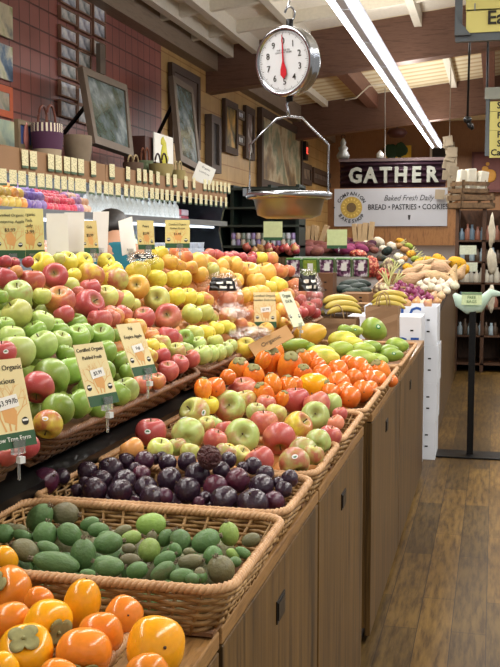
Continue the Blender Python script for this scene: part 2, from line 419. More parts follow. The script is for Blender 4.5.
basket(-1.0,-.5,.75,1.36,BZ,BZ+.06,'shallow wicker basket under the nearest orange persimmons',rows=5)
tl=math.radians(24)
for y0,y1,lb in ((.85,1.86,'tilted dark wicker basket at the left edge behind the large price card'),(1.9,3.0,'tilted dark wicker basket of granny apples, upper tier'),(3.02,4.1,'tilted dark wicker basket of yellow apples, upper tier'),(4.13,5.3,'tilted dark wicker basket of orange-yellow apples, far upper tier')):
    basket(-1.435,-.905,y0,y1,1.106,1.201,lb,tilt=tl,dark=True,rows=8,group='tilted baskets on the upper tier')
# ---------------------------------------------------------------- fruit prototypes (unit radius, stem axis +z)
def applep(ph,q=0):
    r=math.sin(ph)*(1-.10*(1-math.cos(ph))/2); z=.92*math.cos(ph)-.42*math.exp(-(ph/.38)**2)+.28*math.exp(-((PI-ph)/.33)**2)
    l=1+.025*math.cos(5*q)*(1-math.cos(ph))/2
    return Vector((r*l*math.cos(q),r*l*math.sin(q),z+.015*math.cos(5*q)*(1-math.cos(ph))/2))
def surf(fn,nph=18,nq=24):
    vs=[fn(.001,0)]; 
    for i in range(1,nph):
        ph=PI*i/nph
        for k in range(nq): vs.append(fn(ph,2*PI*k/nq))
    vs.append(fn(PI-.001,0)); fs=[]
    for k in range(nq): fs.append((0,1+k,1+(k+1)%nq))
    for i in range(nph-2):
        for k in range(nq):
            a=1+i*nq+k; b=1+i*nq+(k+1)%nq; fs.append((a,a+nq,b+nq,b))
    o=1+(nph-2)*nq
    for k in range(nq): fs.append((o+k,len(vs)-1,o+(k+1)%nq))
    return MB().add(vs,fs)
M_apple=fruit_mat('apple_skin','#b04648',rough=.33,speck='#ecd9a8',top='#93904c',patch=1.5,edge=.42)
M_pink=fruit_mat('peach_skin','#cc7048',rough=.35,speck='#f5dfa8',top='#a89a58',patch=1.3)
M_persim=fruit_mat('persimmon_skin','#dc6a20',rough=.2,streak=False,patch=1.,sub=.12)
M_feijoa=fruit_mat('feijoa_skin','#6a6248',rough=.45,spec=.4,bump=.16,bsc=5,streak=False,patch=1.2,speck='#9cab6a',edge=.4)
M_passion=fruit_mat('passion_fruit_skin','#5a2233',rough=.25,spec=.6,bump=.13,bsc=2.,streak=False,speck='#8b6a72',patch=1.5,edge=.4)
M_wrinkled=fruit_mat('wrinkled_skin','#6b2c34',rough=.4,bump=1.,bsc=2.6,streak=False,patch=2.,edge=.4)
M_papaya=fruit_mat('papaya_skin','#7c9a38',rough=.36,bump=.05,streak=False,patch=1.5,edge=.45)
M_matte=fruit_mat('tuber_skin','#8d5a40',rough=.7,spec=.25,bump=.3,bsc=5,streak=False,patch=2.,edge=.5,sub=0)
M_onion=fruit_mat('onion_skin','#a0547c',rough=.28,streak=True,patch=1.5,edge=.6,sub=0)
brown=plain('#4b3524',.8); calyxm=plain('#8a8656',.75,0,.35,4); calyxd=plain('#5b5138',.8,0,.4,5); white=plain('#f0f0ee',.5,0,.03); ivory=plain('#e9e2c8',.6,0,.06)
def child(o,par):
    o.parent=par; KID.setdefault(par.name,[]).append(o); return o
PRO={}
def proto(kind):
    if kind in PRO: return PRO[kind]
    big=kind.startswith('big_')
    if 'apple' in kind:
        o=surf(applep,20,28).build('apple',M_pink if 'blond' in kind else M_apple,None,True)
        s=MB().tube([(0,0,.42),(.02,.01,.62),(.05,.03,.86)],[.035,.03,.05],6).build('stem',brown,None,True); child(s,o)
        if 'sticker' in kind:
            mb=MB(); n=5; vs=[]; 
            for i in range(n+1):
                for j in range(n+1):
                    a,b=(i/n-.5)*2,(j/n-.5)*2
                    k=max(abs(a),abs(b)); 
                    L=math.hypot(a,b) or 1; a,b=a/L*k,b/L*k
                    p=applep(PI*.42+a*.16,b*.2); vs.append(p*1.012)
            for i in range(n):
                for j in range(n): q=i*(n+1)+j; mb.cm=1 if (i in(1,2) and 0<j<4) else 0; mb.add([vs[q],vs[q+1],vs[q+n+2],vs[q+n+1]],[(0,1,2,3)])
            s=mb.build('sticker',[white,plain('#3f7a4a' if 'ysticker' not in kind else '#e3c21c',.5)],None,True); child(s,o); s['label']='small printed fruit sticker'
    elif 'persimmon' in kind:
        ov='oval' in kind
        def f(ph,q):
            z=(1.25 if ov else .8)*math.cos(ph); r=math.sin(ph)**(.9)*(1+.035*math.cos(4*q)*math.sin(ph))
            if not ov: z-=.16*math.exp(-(ph/.5)**2)*1
            return Vector((r*math.cos(q),r*math.sin(q),z))
        o=surf(f,18,28).build('persimmon',M_persim,None,True)
        def leaf(ph,q):
            k=.62*(.62+.38*abs(math.cos(2*q))**.6)
            return k
        mb=MB(); vs=[]; n=32; zt=(1.2 if ov else .62)
        for rr in (0,.35,.7,1.):
            for k in range(n):
                q=2*PI*k/n; r=rr*leaf(0,q); ph=math.asin(min(.95,r)); p=f(max(ph,.02),q); vs.append(Vector((r*math.cos(q),r*math.sin(q),p.z+.03+.05*rr*rr*math.sin(3*q+1)+(.04 if rr<1 else .07))))
        for i in range(3):
            for k in range(n): l=(k+1)%n; mb.add([vs[i*n+k],vs[(i+1)*n+k],vs[(i+1)*n+l],vs[i*n+l]],[(0,1,2,3)])
        mb.tube([(0,0,f(.02,0).z),(0,0,f(.02,0).z+.16)],[.1,.07],8)
        c=mb.build('calyx',calyxm,None,True); sm=c.modifiers.new('s','SOLIDIFY'); sm.thickness=.04; child(c,o); c['label']='dry grey-green four-lobed calyx'
        t=MB().ball((0,0,f(PI-.01,0).z-.0),.06,8).build('blossom_scar',brown,None,True); child(t,o)
    elif 'feijoa' in kind:
        def f(ph,q):
            v=Vector((math.sin(ph)*math.cos(q),math.sin(ph)*math.sin(q),math.cos(ph))); r=1+.06*noise.noise(v*1.7+Vector((3,1,2)))
            return Vector((v.x*r,v.y*r,v.z*1.))
        o=surf(f,16,22).build('feijoa',M_feijoa,None,True)
        mb=MB()
        for k in range(4):
            q=k*PI/2; d=Vector((math.cos(q),math.sin(q),0))
            mb.tube([Vector((0,0,.93))+d*.08,Vector((0,0,1.06))+d*.16,Vector((0,0,1.16))+d*.2,Vector((0,0,1.2))+d*.1],[.06,.07,.05,.02],6)
        c=mb.build('calyx',plain('#7d6e5a',.8,0,.3,6),None,True); child(c,o)
    elif 'passion' in kind:
        wr='wrinkled' in kind
        def f(ph,q):
            v=Vector((math.sin(ph)*math.cos(q),math.sin(ph)*math.sin(q),math.cos(ph))); r=1+.07*noise.noise(v*1.4+Vector((9,4,2)))
            if wr: r+=.13*(.5-abs(noise.noise(v*3.4)))-.04
            return v*r
        o=surf(f,30 if wr else 16,44 if wr else 22).build('passion_fruit',M_wrinkled if wr else M_passion,None,True)
        c=MB().tube([(0,0,.95),(0,0,1.06)],[.07,.09],8).build('stem',brown,None,True); child(c,o)
    elif 'papaya' in kind:
        def f(ph,q):
            t=math.cos(ph); r=math.sin(ph)*(1-.17*t)*(1+.02*math.cos(5*q)); return Vector((r*math.cos(q),r*math.sin(q),t))
        o=surf(f,18,24).build('papaya',M_papaya,None,True)
        c=MB().tube([(0,0,.97),(0,0,1.04)],[.1,.08],8).build('stem',brown,None,True); child(c,o)
        if 'logo' in kind:
            mb=MB(); n=14
            vs=[]
            for rr in (.0,.11,.2):
                for k in range(n):
                    q=2*PI*k/n; p=f(PI*.5+rr*math.cos(q)*.9,rr*math.sin(q)); vs.append(p*1.015)
            for i in range(2):
                mb.cm=0 if i==0 else 1
                for k in range(n): l=(k+1)%n; mb.add([vs[i*n+k],vs[(i+1)*n+k],vs[(i+1)*n+l],vs[i*n+l]],[(0,1,2,3)])
            c=mb.build('sticker',[plain('#cfe0b8',.5),plain('#1f7a48',.5)],None,True); child(c,o); c['label']='round green fruit sticker'
    elif kind in('onion','garlic'):
        def f(ph,q):
            z=.86*math.cos(ph)+.5*math.exp(-(ph/.3)**2); r=math.sin(ph)*(1+(.05*math.cos(6*q) if kind=='garlic' else 0)); return Vector((r*math.cos(q),r*math.sin(q),z))
        o=surf(f,14,18).build('onion' if kind=='onion' else 'garlic_bulb',M_onion,None,True)
    elif kind=='butternut_squash':
        def f(ph,q):
            t=math.cos(ph); r=math.sin(ph)*(.78-.3*math.tanh(t*3+.0)); return Vector((r*math.cos(q),r*math.sin(q),t*1.0))
        o=surf(f,18,18).build('butternut_squash',M_matte,None,True)
        child(MB().tube([(0,0,.97),(0,.02,1.08)],[.08,.06],6).build('stem',brown,None,True),o)
    elif kind=='pumpkin':
        def f(ph,q):
            r=math.sin(ph)*(1-.09*abs(math.sin(4*q))); return Vector((r*math.cos(q),r*math.sin(q),.72*math.cos(ph)-.2*math.exp(-(ph/.35)**2)))
        o=surf(f,14,32).build('squash',M_matte,None,True)
        child(MB().tube([(0,0,.45),(.04,0,.65),(.1,.03,.8)],[.12,.08,.09],7).build('stem',plain('#8b8550',.8),None,True),o)
    elif kind in('sweet_potato','potato','avocado','cucumber'):
        sd={'sweet_potato':1,'potato':2,'avocado':3,'cucumber':4}[kind]; am=.16 if sd<3 else .03; tp=.12 if kind=='avocado' else .0
        def f(ph,q):
            v=Vector((math.sin(ph)*math.cos(q),math.sin(ph)*math.sin(q),math.cos(ph))); r=1+am*noise.noise(v*1.3+Vector((sd,0,0))); return Vector((v.x*r*(1-tp*v.z),v.y*r*(1-tp*v.z),v.z))
        o=surf(f,12,14).build(kind,M_feijoa if kind in('avocado','cucumber') else M_matte,None,True)
    PRO[kind]=[o,False]; KID.setdefault(o.name,[]); return PRO[kind]
PALE={'g':('#8cab4c','green'),'G':('#b0c470','light green'),'w':('#c3c86a','pale yellow-green'),'y':('#e0cf4a','yellow'),'Y':('#e2b24e','golden yellow'),'o':('#dc9a55','orange-yellow'),
 'r':('#c4685c','red'),'d':('#8e2a36','dark red'),'p':('#d98a6a','pink-red'),'O':('#e6862c','orange'),'T':('#e2742a','red-orange'),'H':('#eba41c','yellow-orange'),'f':('#5c7d4a','green'),'F':('#8aa653','light green'),'b':('#72704f','brownish green'),
 'v':('#32202f','dark purple'),'V':('#4a2438','reddish purple'),'m':('#d9cf4e','mottled yellow'),'M':('#a9bb4e','yellow-green'),'K':('#e0b23c','orange and green'),'u':('#8a3560','purple'),'U':('#7e4a48','purple-brown'),'q':('#d7b58c','tan'),'W':('#e8e0c8','cream white'),'k':('#2b3a34','dark green'),'e':('#e8ac2e','golden'),'n':('#c99a64','tan')}
SPOTS=[]; BUR=[]
def put(kind,P,dia,axis,col,al,aspect=1.,face=None,seed=None):
    pr=proto(kind)
    if not pr[1]: o=pr[0]; pr[1]=True
    else: o=dup(pr[0])
    z=axis.normalized(); x=face if face is not None else Vector((R.uniform(-1,1),R.uniform(-1,1),R.uniform(-1,1)))
    x=(x-z*x.dot(z)); x=x.normalized() if x.length>1e-3 else z.orthogonal().normalized(); y=z.cross(x)
    m=Matrix((x,y,z)).transposed().to_4x4(); s=dia/2
    m=Matrix.Translation(P)@m@Matrix.Diagonal((s,s,s*aspect,1)); o.matrix_world=m
    l=lin(PALE[col][0]); j=R.uniform(.9,1.1); j2=R.uniform(.94,1.06)
    o.color=(l[0]*j,l[1]*j*j2,l[2]*j,al)
    SPOTS.append((P,dia/2)); return o
AX={'u':(0,1,.15),'c':(.05,.25,1),'l':(-.6,.5,.7),'r':(.6,.5,.6),'t':(0,.8,.6),'d':(.3,-.6,.6),'R':(1,.1,.4),'L':(-1,.2,.4),'D':(0,-.7,.7),'B':(0,.3,-1),'E':(-.45,-.25,-.85),'S':(.75,-.25,.65)}
def heap(kind,plane,data,words,group,cat,place,ox=0,oy=0,s=1.,minr=0,filler=None,axis_rand=.35,special={},alpha=.3,dmax=None):
    """data rows: x y w colour[blush digit][axis letter][*kind suffix][~aspect@angle]; rows of the pile are counted from the front"""
    recs=[]
    for tok in data.replace('\n',';').split(';'):
        tok=tok.strip()
        if not tok: continue
        a=tok.split(); x,y,w=float(a[0])/s+ox,float(a[1])/s+oy,float(a[2])/s
        c=a[3]; col=c[0]; al=alpha; ax=None; kd=kind; asp=1.; ang=None
        for ch in c[1:]:
            if ch.isdigit(): al=int(ch)/9
            elif ch in AX: ax=AX[ch]
        for e in a[4:]:
            if e[0]=='*': kd=kind+e[1:]
            elif e[0]=='~':
                q=e[1:].split('@'); asp=float(q[0]); ang=math.radians(float(q[1])) if len(q)>1 else None
        P=un(x,y,pl=plane) ; D=dep(P); dia=w*D/F*(1.07 if 'apple' in kind else 1.)
        if ang is not None:
            axis=cf(math.cos(ang),math.sin(ang),R.uniform(-.15,.25))
        elif ax: axis=cf(*(ax[i]+R.uniform(-.08,.08) for i in range(3)))
        else: axis=cf(R.uniform(-1,1)*axis_rand*2,1,R.uniform(-.4,.9)*axis_rand*2) if col!='T' else cf(R.uniform(-.5,.5),R.uniform(-.1,.5),-1)
        face=cf(R.uniform(-.2,.5),.25,1) if 'sticker' in kd or 'logo' in kd else None
        recs.append([x,y,w,None,col,kd,asp,P,dia,(axis,col,al,asp,face),(P-CP).length])
    for it in range(10):
        for a in range(len(recs)):
            ra=recs[a]
            for b in range(a):
                rb_=recs[b]; dv=ra[7]-rb_[7]; mn=(ra[8]+rb_[8])/2*.96
                if abs(dv.x)>mn or abs(dv.y)>mn or dv.length>=mn: continue
                e=(mn-dv.length)*.45; s1=1 if dep(ra[7])>dep(rb_[7]) else -1
                for rc,s in ((ra,s1),(rb_,-s1)):
                    t=(rc[7]-CP).length; n=max(min(t+s*e,rc[10]+.055),rc[10]-.055); rc[8]*=n/t; rc[7]=CP+(rc[7]-CP)*(n/t)
    for rc in recs:
        rc[3]=put(rc[5],rc[7],rc[8],*rc[9]); SPOTS[-1]=(rc[7],rc[8]/2)
    recs.sort(key=lambda r:-r[1]); rows=[]; 
    mw=sum(r[2] for r in recs)/len(recs)
    for r in recs:
        if rows and abs(rows[-1][0][1]-r[1])<mw*.55: rows[-1].append(r)
        else: rows.append([r])
    for i,row in enumerate(rows):
        row.sort(key=lambda r:r[0])
        for j,r in enumerate(row):
            o=r[3]; cw=PALE[r[4]][1]; ex=''
            if 'sticker' in r[5] or 'logo' in r[5]: ex=' with sticker'
            if 'wrinkled' in r[5]: ex=' deeply wrinkled'
            lb=f"{cw} {words}{ex}, {od(j)} from left in {od(i)} row, {place}"
            tag(o,lb,cat,group)
    if filler:
        x0,x1,y0,y1,zf,d,col,al,kd=filler; n=0; yy=y0
        while yy<=y1:
            xx=x0+(d*.45 if n%2 else 0)
            while xx<=x1:
                p=Vector((xx+R.uniform(-.006,.006),yy+R.uniform(-.006,.006),zf(xx,yy) if callable(zf) else zf))
                if all((p-q).length>(rr+d/2)*.93 for q,rr in SPOTS[-260:]):
                    if 'apple' in kd: BUR.append((p,d)); xx+=d*1.04; continue
                    o=put(kd,p,d,Vector((R.uniform(-.5,.5),R.uniform(-.5,.5),1)),R.choice(col),al,1.25 if kd in('feijoa',) else 1.)
                    tag(o,f"{words} deep in the pile under the others, {place}",cat,group)
                xx+=d*1.04
            yy+=d*.95; n+=1
H=lambda z:(Vector((0,0,1)),z)
# foreground persimmons
heap('persimmon',H(.957),"3 560 30 HB;9 590 49 Ol;39 601 30 OB;12 622 42 OB;48 624 52 HS;26 650 56 H0t;84 653 58 OD;101 634 46 OB;124 615 39 OE;156 646 61 HE;58 680 44 OB;148 675 46 OB;2 668 34 HB",
 'persimmon','persimmons in the near left corner','persimmon','near left corner',alpha=.1,
 filler=(-.95,-.55,.85,1.3,.915,.07,'OH',.3,'persimmon'))
heap('persimmon_oval',H(.965),"82 604 37 H2 ~1.1@-100",'oval persimmon','persimmons in the near left corner','persimmon','near left corner',alpha=.25)
# feijoas
FA="""165 200 100 f ~1.4@50;272 183 98 b4 ~1.2@0;15 265 80 f ~1.1@0;75 250 50 b ~1.5@0;95 275 50 f ~1.8@-20;188 270 100 f ~1.12@80;290 268 92 f ~1.2@140;375 225 60 f ~1.5@20;410 250 62 f ~1.45@0;105 335 92 b3 ~1.35@155;200 325 55 f ~1.8@160;235 387 92 f0 ~2.15@168;347 350 106 f0 ~1.25@88;450 305 90 f ~1.4@10;450 400 84 f ~1.45@160;365 432 40 f ~1.8@0;40 240 40 b ~1.4@0"""
FB="""30 195 52 f ~1.5@0;95 170 46 b ~1.7@200;213 143 95 F0 ~1.35@5;130 200 62 F0 ~1.45@15;120 245 46 b6 ~1.3@0;272 200 62 f ~1.4@50;215 205 50 b6 ~1.5@80;335 212 90 f ~1.12@110;205 250 92 F1 ~1.1@250;440 215 95 f ~1.3@20;125 292 56 b7 ~1.6@0;270 290 64 f ~1.6@30;375 300 66 b4 ~1.6@10;40 322 85 f ~1.45@0;155 335 70 f ~1.4@20;262 340 70 f3 ~1.7@35;470 275 80 f ~1.1@60;345 360 68 f ~1.6@0;415 355 56 b ~1.2@260;370 258 35 b ~1.4@0;315 250 50 f ~1.3@120"""
FC="""195 170 100 F0 ~1.25@100;305 200 70 b ~1.4@20;115 270 78 f ~1.2@40;155 350 138 b3 ~1.1@110;265 265 55 f ~1.7@150;215 270 50 F ~1.5@-30;225 310 55 f ~1.2@0;25 300 60 b4 ~1.4@0;85 200 110 f ~1.25@20;12 395 60 f ~1.2@0;50 385 70 f ~1.1@0"""
HF=(Vector((0,-.12,1)).normalized(),Vector((0,-.12,1)).normalized().dot(Vector((0,1.5,.95))))
HP=(Vector((0,-.24,1)).normalized(),Vector((0,-.24,1)).normalized().dot(Vector((0,1.92,.957))))
feij=lambda d,ox,oy,s,pl,w: heap('feijoa',HF,d,w,'feijoas in the front basket','feijoa',pl,ox,oy,s,alpha=.12)
feij(FA,0,470,4.1667,'left third of the feijoa basket','feijoa')
feij(FB,100,490,4.1667,'middle of the feijoa basket','feijoa')
heap('feijoa',HF,FC,'feijoa','feijoas in the front basket','feijoa','right end of the feijoa basket',190,500,5.,alpha=.12,
 filler=(-.87,-.45,1.49,1.83,.905,.052,'fb',.2,'feijoa'))
# passion fruit
PA="""85 203 92 V4;137 190 60 v;190 235 45 v;225 172 70 v;215 207 40 v;303 165 86 v;270 205 80 v;246 233 86 v;357 135 60 v;415 135 66 V;385 165 50 v;350 205 80 v;335 238 84 v;405 180 60 V5;420 225 78 v;440 257 84 v;450 130 40 v"""
PB="""5 90 40 v;25 110 62 v;33 165 84 v;90 105 66 v;125 150 86 v;92 200 90 v;15 222 60 V;205 135 60 v;185 190 84 V6;228 100 56 v;258 168 84 V5;310 120 60 v;215 235 96 v;350 148 64 v;338 188 86 v;310 245 104 v;378 238 72 V5;412 198 58 v;432 162 60 v;395 175 40 v;130 240 40 V;150 225 44 v;275 125 40 v"""
heap('passion_fruit',HP,PA,'passion fruit','passion fruit in the second basket','passion fruit','left half of basket',20,420,3.333,alpha=.15,axis_rand=1.)
heap('passion_fruit_wrinkled',H(1.035),'209 457 25 U','wrinkled passion fruit','passion fruit in the second basket','passion fruit','beside the apples',alpha=.3)
heap('passion_fruit',HP,PB,'passion fruit','passion fruit in the second basket','passion fruit','right half of basket',160,430,3.333,alpha=.15,axis_rand=1.,
 filler=(-.88,-.45,1.94,2.16,.908,.056,'vV',.2,'passion_fruit'))
# bi-coloured apples (lower tier)
L1="""151 432 31 r8u *_sticker;188 434 33 G2B *_sticker;195 413 31 w3l *_sticker;229 407 33 G5c *_sticker;209 405 20 y2;213 425 20 G1;160 450 26 w2;132 449 24 o4;190 452 20 w;215 440 24 p8;177 447 20 G;225 454 23 G;243 391 30 p6;245 401 24 w;242 436 35 G3c;264 423 28 p6u;279 438 33 p7D;298 426 29 y6r;296 400 28 r7u;315 416 29 G1c;317 404 27 p7;330 404 24 G1;276 414 22 w;256 412 20 G;266 404 20 p;336 423 17 p;340 414 15 p7;330 436 23 p7;318 442 26 G2B *_sticker;303 452 29 G3B *_sticker;313 455 22 w;294 462 31 G5d *_sticker;260 460 29 p6;225 430 20 p;240 456 22 w3;206 425 18 w;228 452 18 y"""
heap('apple',(Vector((.12,0,1)).normalized(),Vector((.12,0,1)).normalized().dot(Vector((-.6,0,1.0)))),L1,'apple','bi-coloured apples on the lower tier','apple','lower apple baskets',alpha=.45,
 filler=(-.87,-.45,2.29,3.0,.915,.072,'Gwp',.5,'apple'))
# orange persimmons (middle)
PM="""215 388 22 T;203 389 18 O;228 377 16 T;239 371 23 Ot;254 377 22 Ot;270 362 25 Ot;290 368 27 Ot;275 352 18 O;303 360 18 O;264 394 20 O;273 384 18 O;287 388 20 O;303 375 19 Tt;282 399 14 O;263 360 16 O;318 365 16 T;322 374 20 T;313 386 27 HR;338 370 20 T;338 383 24 T;358 367 21 T;354 378 19 T;380 373 22 O;376 381 22 T;368 380 19 T;362 391 22 T;350 397 22 T;330 392 18 T;294 385 18 T;345 391 18 T;370 389 17 T;311 358 15 T;347 362 14 T;366 371 15 T;392 381 12 T"""
n2=Vector((.3,0,1)).normalized()
heap('persimmon_oval',(n2,n2.dot(Vector((-.6,0,1.01)))),PM.replace(' ~',' '),'persimmon','orange persimmons on the lower tier','persimmon','between apples and papayas',alpha=.4,
 filler=(-.87,-.45,3.16,4.2,.92,.068,'OT',.4,'persimmon'))
# papayas
PP="""310 335 24 K2 ~1.45@18;342 339 17 m ~1.7@8;320 355 20 m ~1.6@10;340 349 16 M ~1.7@8;361 359 19 M ~1.75@0;369 348 16 M7 ~1.6@10;374 330 23 M6 ~1.2@-25 *_logo;355 331 12 M ~1.4@0 *_logo;363 350 15 M ~1.7@0;325 358 19 m ~1.6@0;397 346 17 M8 ~1.4@0;392 355 14 M8 ~1.7@0 *_logo;376 361 16 M5 ~1.6@0;295 345 13 M9 ~2.2@10;388 351 13 M6 ~1.7@10;345 330 11 M8 ~1.4@0;352 343 14 m ~1.6@0;304 347 12 M8 ~2@5"""
n3=Vector((.3,-.12,1)).normalized()
heap('papaya',(n3,n3.dot(Vector((-.6,4.3,1.03)))),PP,'papaya','papayas at the counter end','papaya','papaya basket',alpha=.25)
# upper tier
UG=dict(group='apples on the upper tier',cat='apple')
heap('apple',planeU(-.01),"""17 352 37 G0;43 345 30 G0;60 342 24 G0;77 338 27 g0;51 376 37 g0D;69 371 31 g0;58 409 33 g0D;78 404 31 g0;38 387 33 r8D;48 424 30 y4D *_ysticker;3 353 27 r8 *_sticker;73 354 14 g0;82 334 24 g0;101 337 28 g0t;114 335 16 g0;120 362 24 g1;104 352 26 g0;126 390 27 G0;118 394 26 g0;98 408 22 g0;17 314 31 w0;5 326 20 g0;42 322 25 G0;52 329 27 g0;75 325 25 g0;36 331 22 g0;77 335 24 g0;12 337 26 G0;58 333 24 g0;66 354 20 g0;26 446 27 d8;6 455 24 p7;130 372 22 g0;90 388 24 g0;8 380 30 r7;12 412 32 p5;104 372 24 g0;92 360 24 g1;10 432 26 r7""",
 'apple',UG['group'],UG['cat'],'near left green apple pile',alpha=.1,
 filler=(-1.3,-.98,1.5,2.7,lambda x,y:1.13-.8*(x+.9)-.10,.072,'gG',.1,'apple'))
heap('apple',planeU(),"""43 264 24 y1l;55 276 26 r9c;32 280 14 y;59 259 13 w;67 262 22 y0;83 262 20 y0r;106 262 18 y0r;74 275 15 y0;91 275 27 y5;113 272 22 y0;116 280 25 w5;5 279 24 d7;32 281 26 o6;16 272 14 o4;5 262 14 d8;14 263 12 d7;28 262 12 d8;18 294 29 G2t;1 297 15 g1;70 287 20 w2;78 293 14 p5;90 289 22 r7u;42 296 19 w3;60 301 31 o5t;106 297 25 w4;118 299 20 p3;89 305 31 r8r;64 315 21 r6;100 320 25 r6;113 316 23 o6""",
 'apple',UG['group'],UG['cat'],'left crest of the upper tier',alpha=.3)
heap('apple',planeU(),"""115 280 26 y5;137 287 25 Y1c;157 299 26 w1c;168 317 27 p6c;157 279 20 y0;173 279 19 y0;176 297 20 y0;136 272 22 y0;124 301 22 w2;134 305 14 w2;92 287 17 r7;123 314 19 p6;111 318 20 p5;98 322 22 r6;144 318 23 p7;134 329 26 Y2u;150 336 19 o5;168 337 23 r6;172 340 22 p7;160 344 22 w5;182 279 20 y0;188 297 19 y0;197 299 15 y0;169 316 24 p6;192 314 21 w0;204 313 20 w0;212 317 14 w;185 338 18 g0c;194 334 20 w0;206 333 19 y0;216 329 17 y0;224 327 16 y0;230 329 13 y0;202 355 21 G0;210 354 19 G0;218 353 18 G0;225 350 17 G0;231 346 14 G0;246 348 22 y2t;162 356 18 r8;179 364 20 r7;191 359 19 p6;168 371 22 r6;158 352 20 y3;150 347 20 y2;157 381 18 o6;147 372 20 o5;185 350 18 G0;142 384 20 p5;148 356 20 y3;138 346 20 o4;176 352 20 w3;198 345 18 G1;215 342 17 w0""",
 'apple',UG['group'],UG['cat'],'middle of the upper tier',alpha=.3,
 filler=(-1.3,-.98,2.72,3.9,lambda x,y:1.13-.8*(x+.9)-.09,.072,'yw',.3,'apple'))
heap('apple_blond',planeU(.01),"""160 254 18 y1;154 265 20 y0;141 269 19 y0;179 253 20 o6;196 264 24 Y3;208 263 19 Y3;211 271 18 w1;220 268 20 Y2;233 266 21 Y3;225 262 14 Y;236 281 16 Yt;248 275 27 Y2t;264 274 25 Y2;280 271 17 o6;289 271 13 p8;270 259 17 o5;261 258 14 y1;243 296 17 Y2;278 286 20 y1;268 288 18 y1;261 294 20 Y1;250 294 18 Y1;294 285 15 o7;299 294 15 p8;284 326 18 Y3;282 311 17 Y6;272 318 18 Y2;247 314 15 o6;238 313 14 o5;250 330 16 Y2;262 310 18 Y1;287 296 16 o5;276 300 18 Y2;256 282 20 Y2;225 276 18 Y2;184 258 18 o5;170 262 17 Y2;240 270 18 Y3;226 300 18 p4;214 292 18 p5;228 316 18 o4;205 300 18 Y3;236 300 16 o4;292 308 16 o5;240 325 16 o4;200 275 18 Y2;266 330 16 Y3;190 268 16 Y3;178 266 17 Y2""",
 'apple','golden apples on the far upper tier','apple','far part of the upper tier',alpha=.3,
 filler=(-1.3,-.98,3.95,5.2,lambda x,y:1.13-.8*(x+.9)-.09,.075,'Yo',.3,'apple_blond'))
heap('apple',planeU(.02),"""249 261 15 d8;241 258 13 d8;228 257 12 r7;218 255 12 r7;210 254 12 p6;204 256 10 r6;252 257 11 d8;234 256 11 d7;308 309 16 r9;316 304 13 r9;300 301 14 r8;306 293 14 p8;312 297 12 r8;315 313 12 d8;302 312 13 r8;310 286 12 p7;318 296 10 r8;296 313 12 r8""",
 'red apple','red apples at the far end of the upper tier','apple','far end of the upper tier',alpha=.8)

mb=MB()
for i,(p,d) in enumerate(BUR): mb.cm=(0 if p.y<2.7 and p.x<-.9 else 1); mb.ball(p,d/2,14,i,.06,(1,1,.92))
tag(mb.build('buried_apples',[plain('#8fa04a',.4,0,.2,12),plain('#c98a50',.4,0,.35,12)],None,True),'green and yellow-red apples buried under the top layers of the piles','apple',kind='stuff')
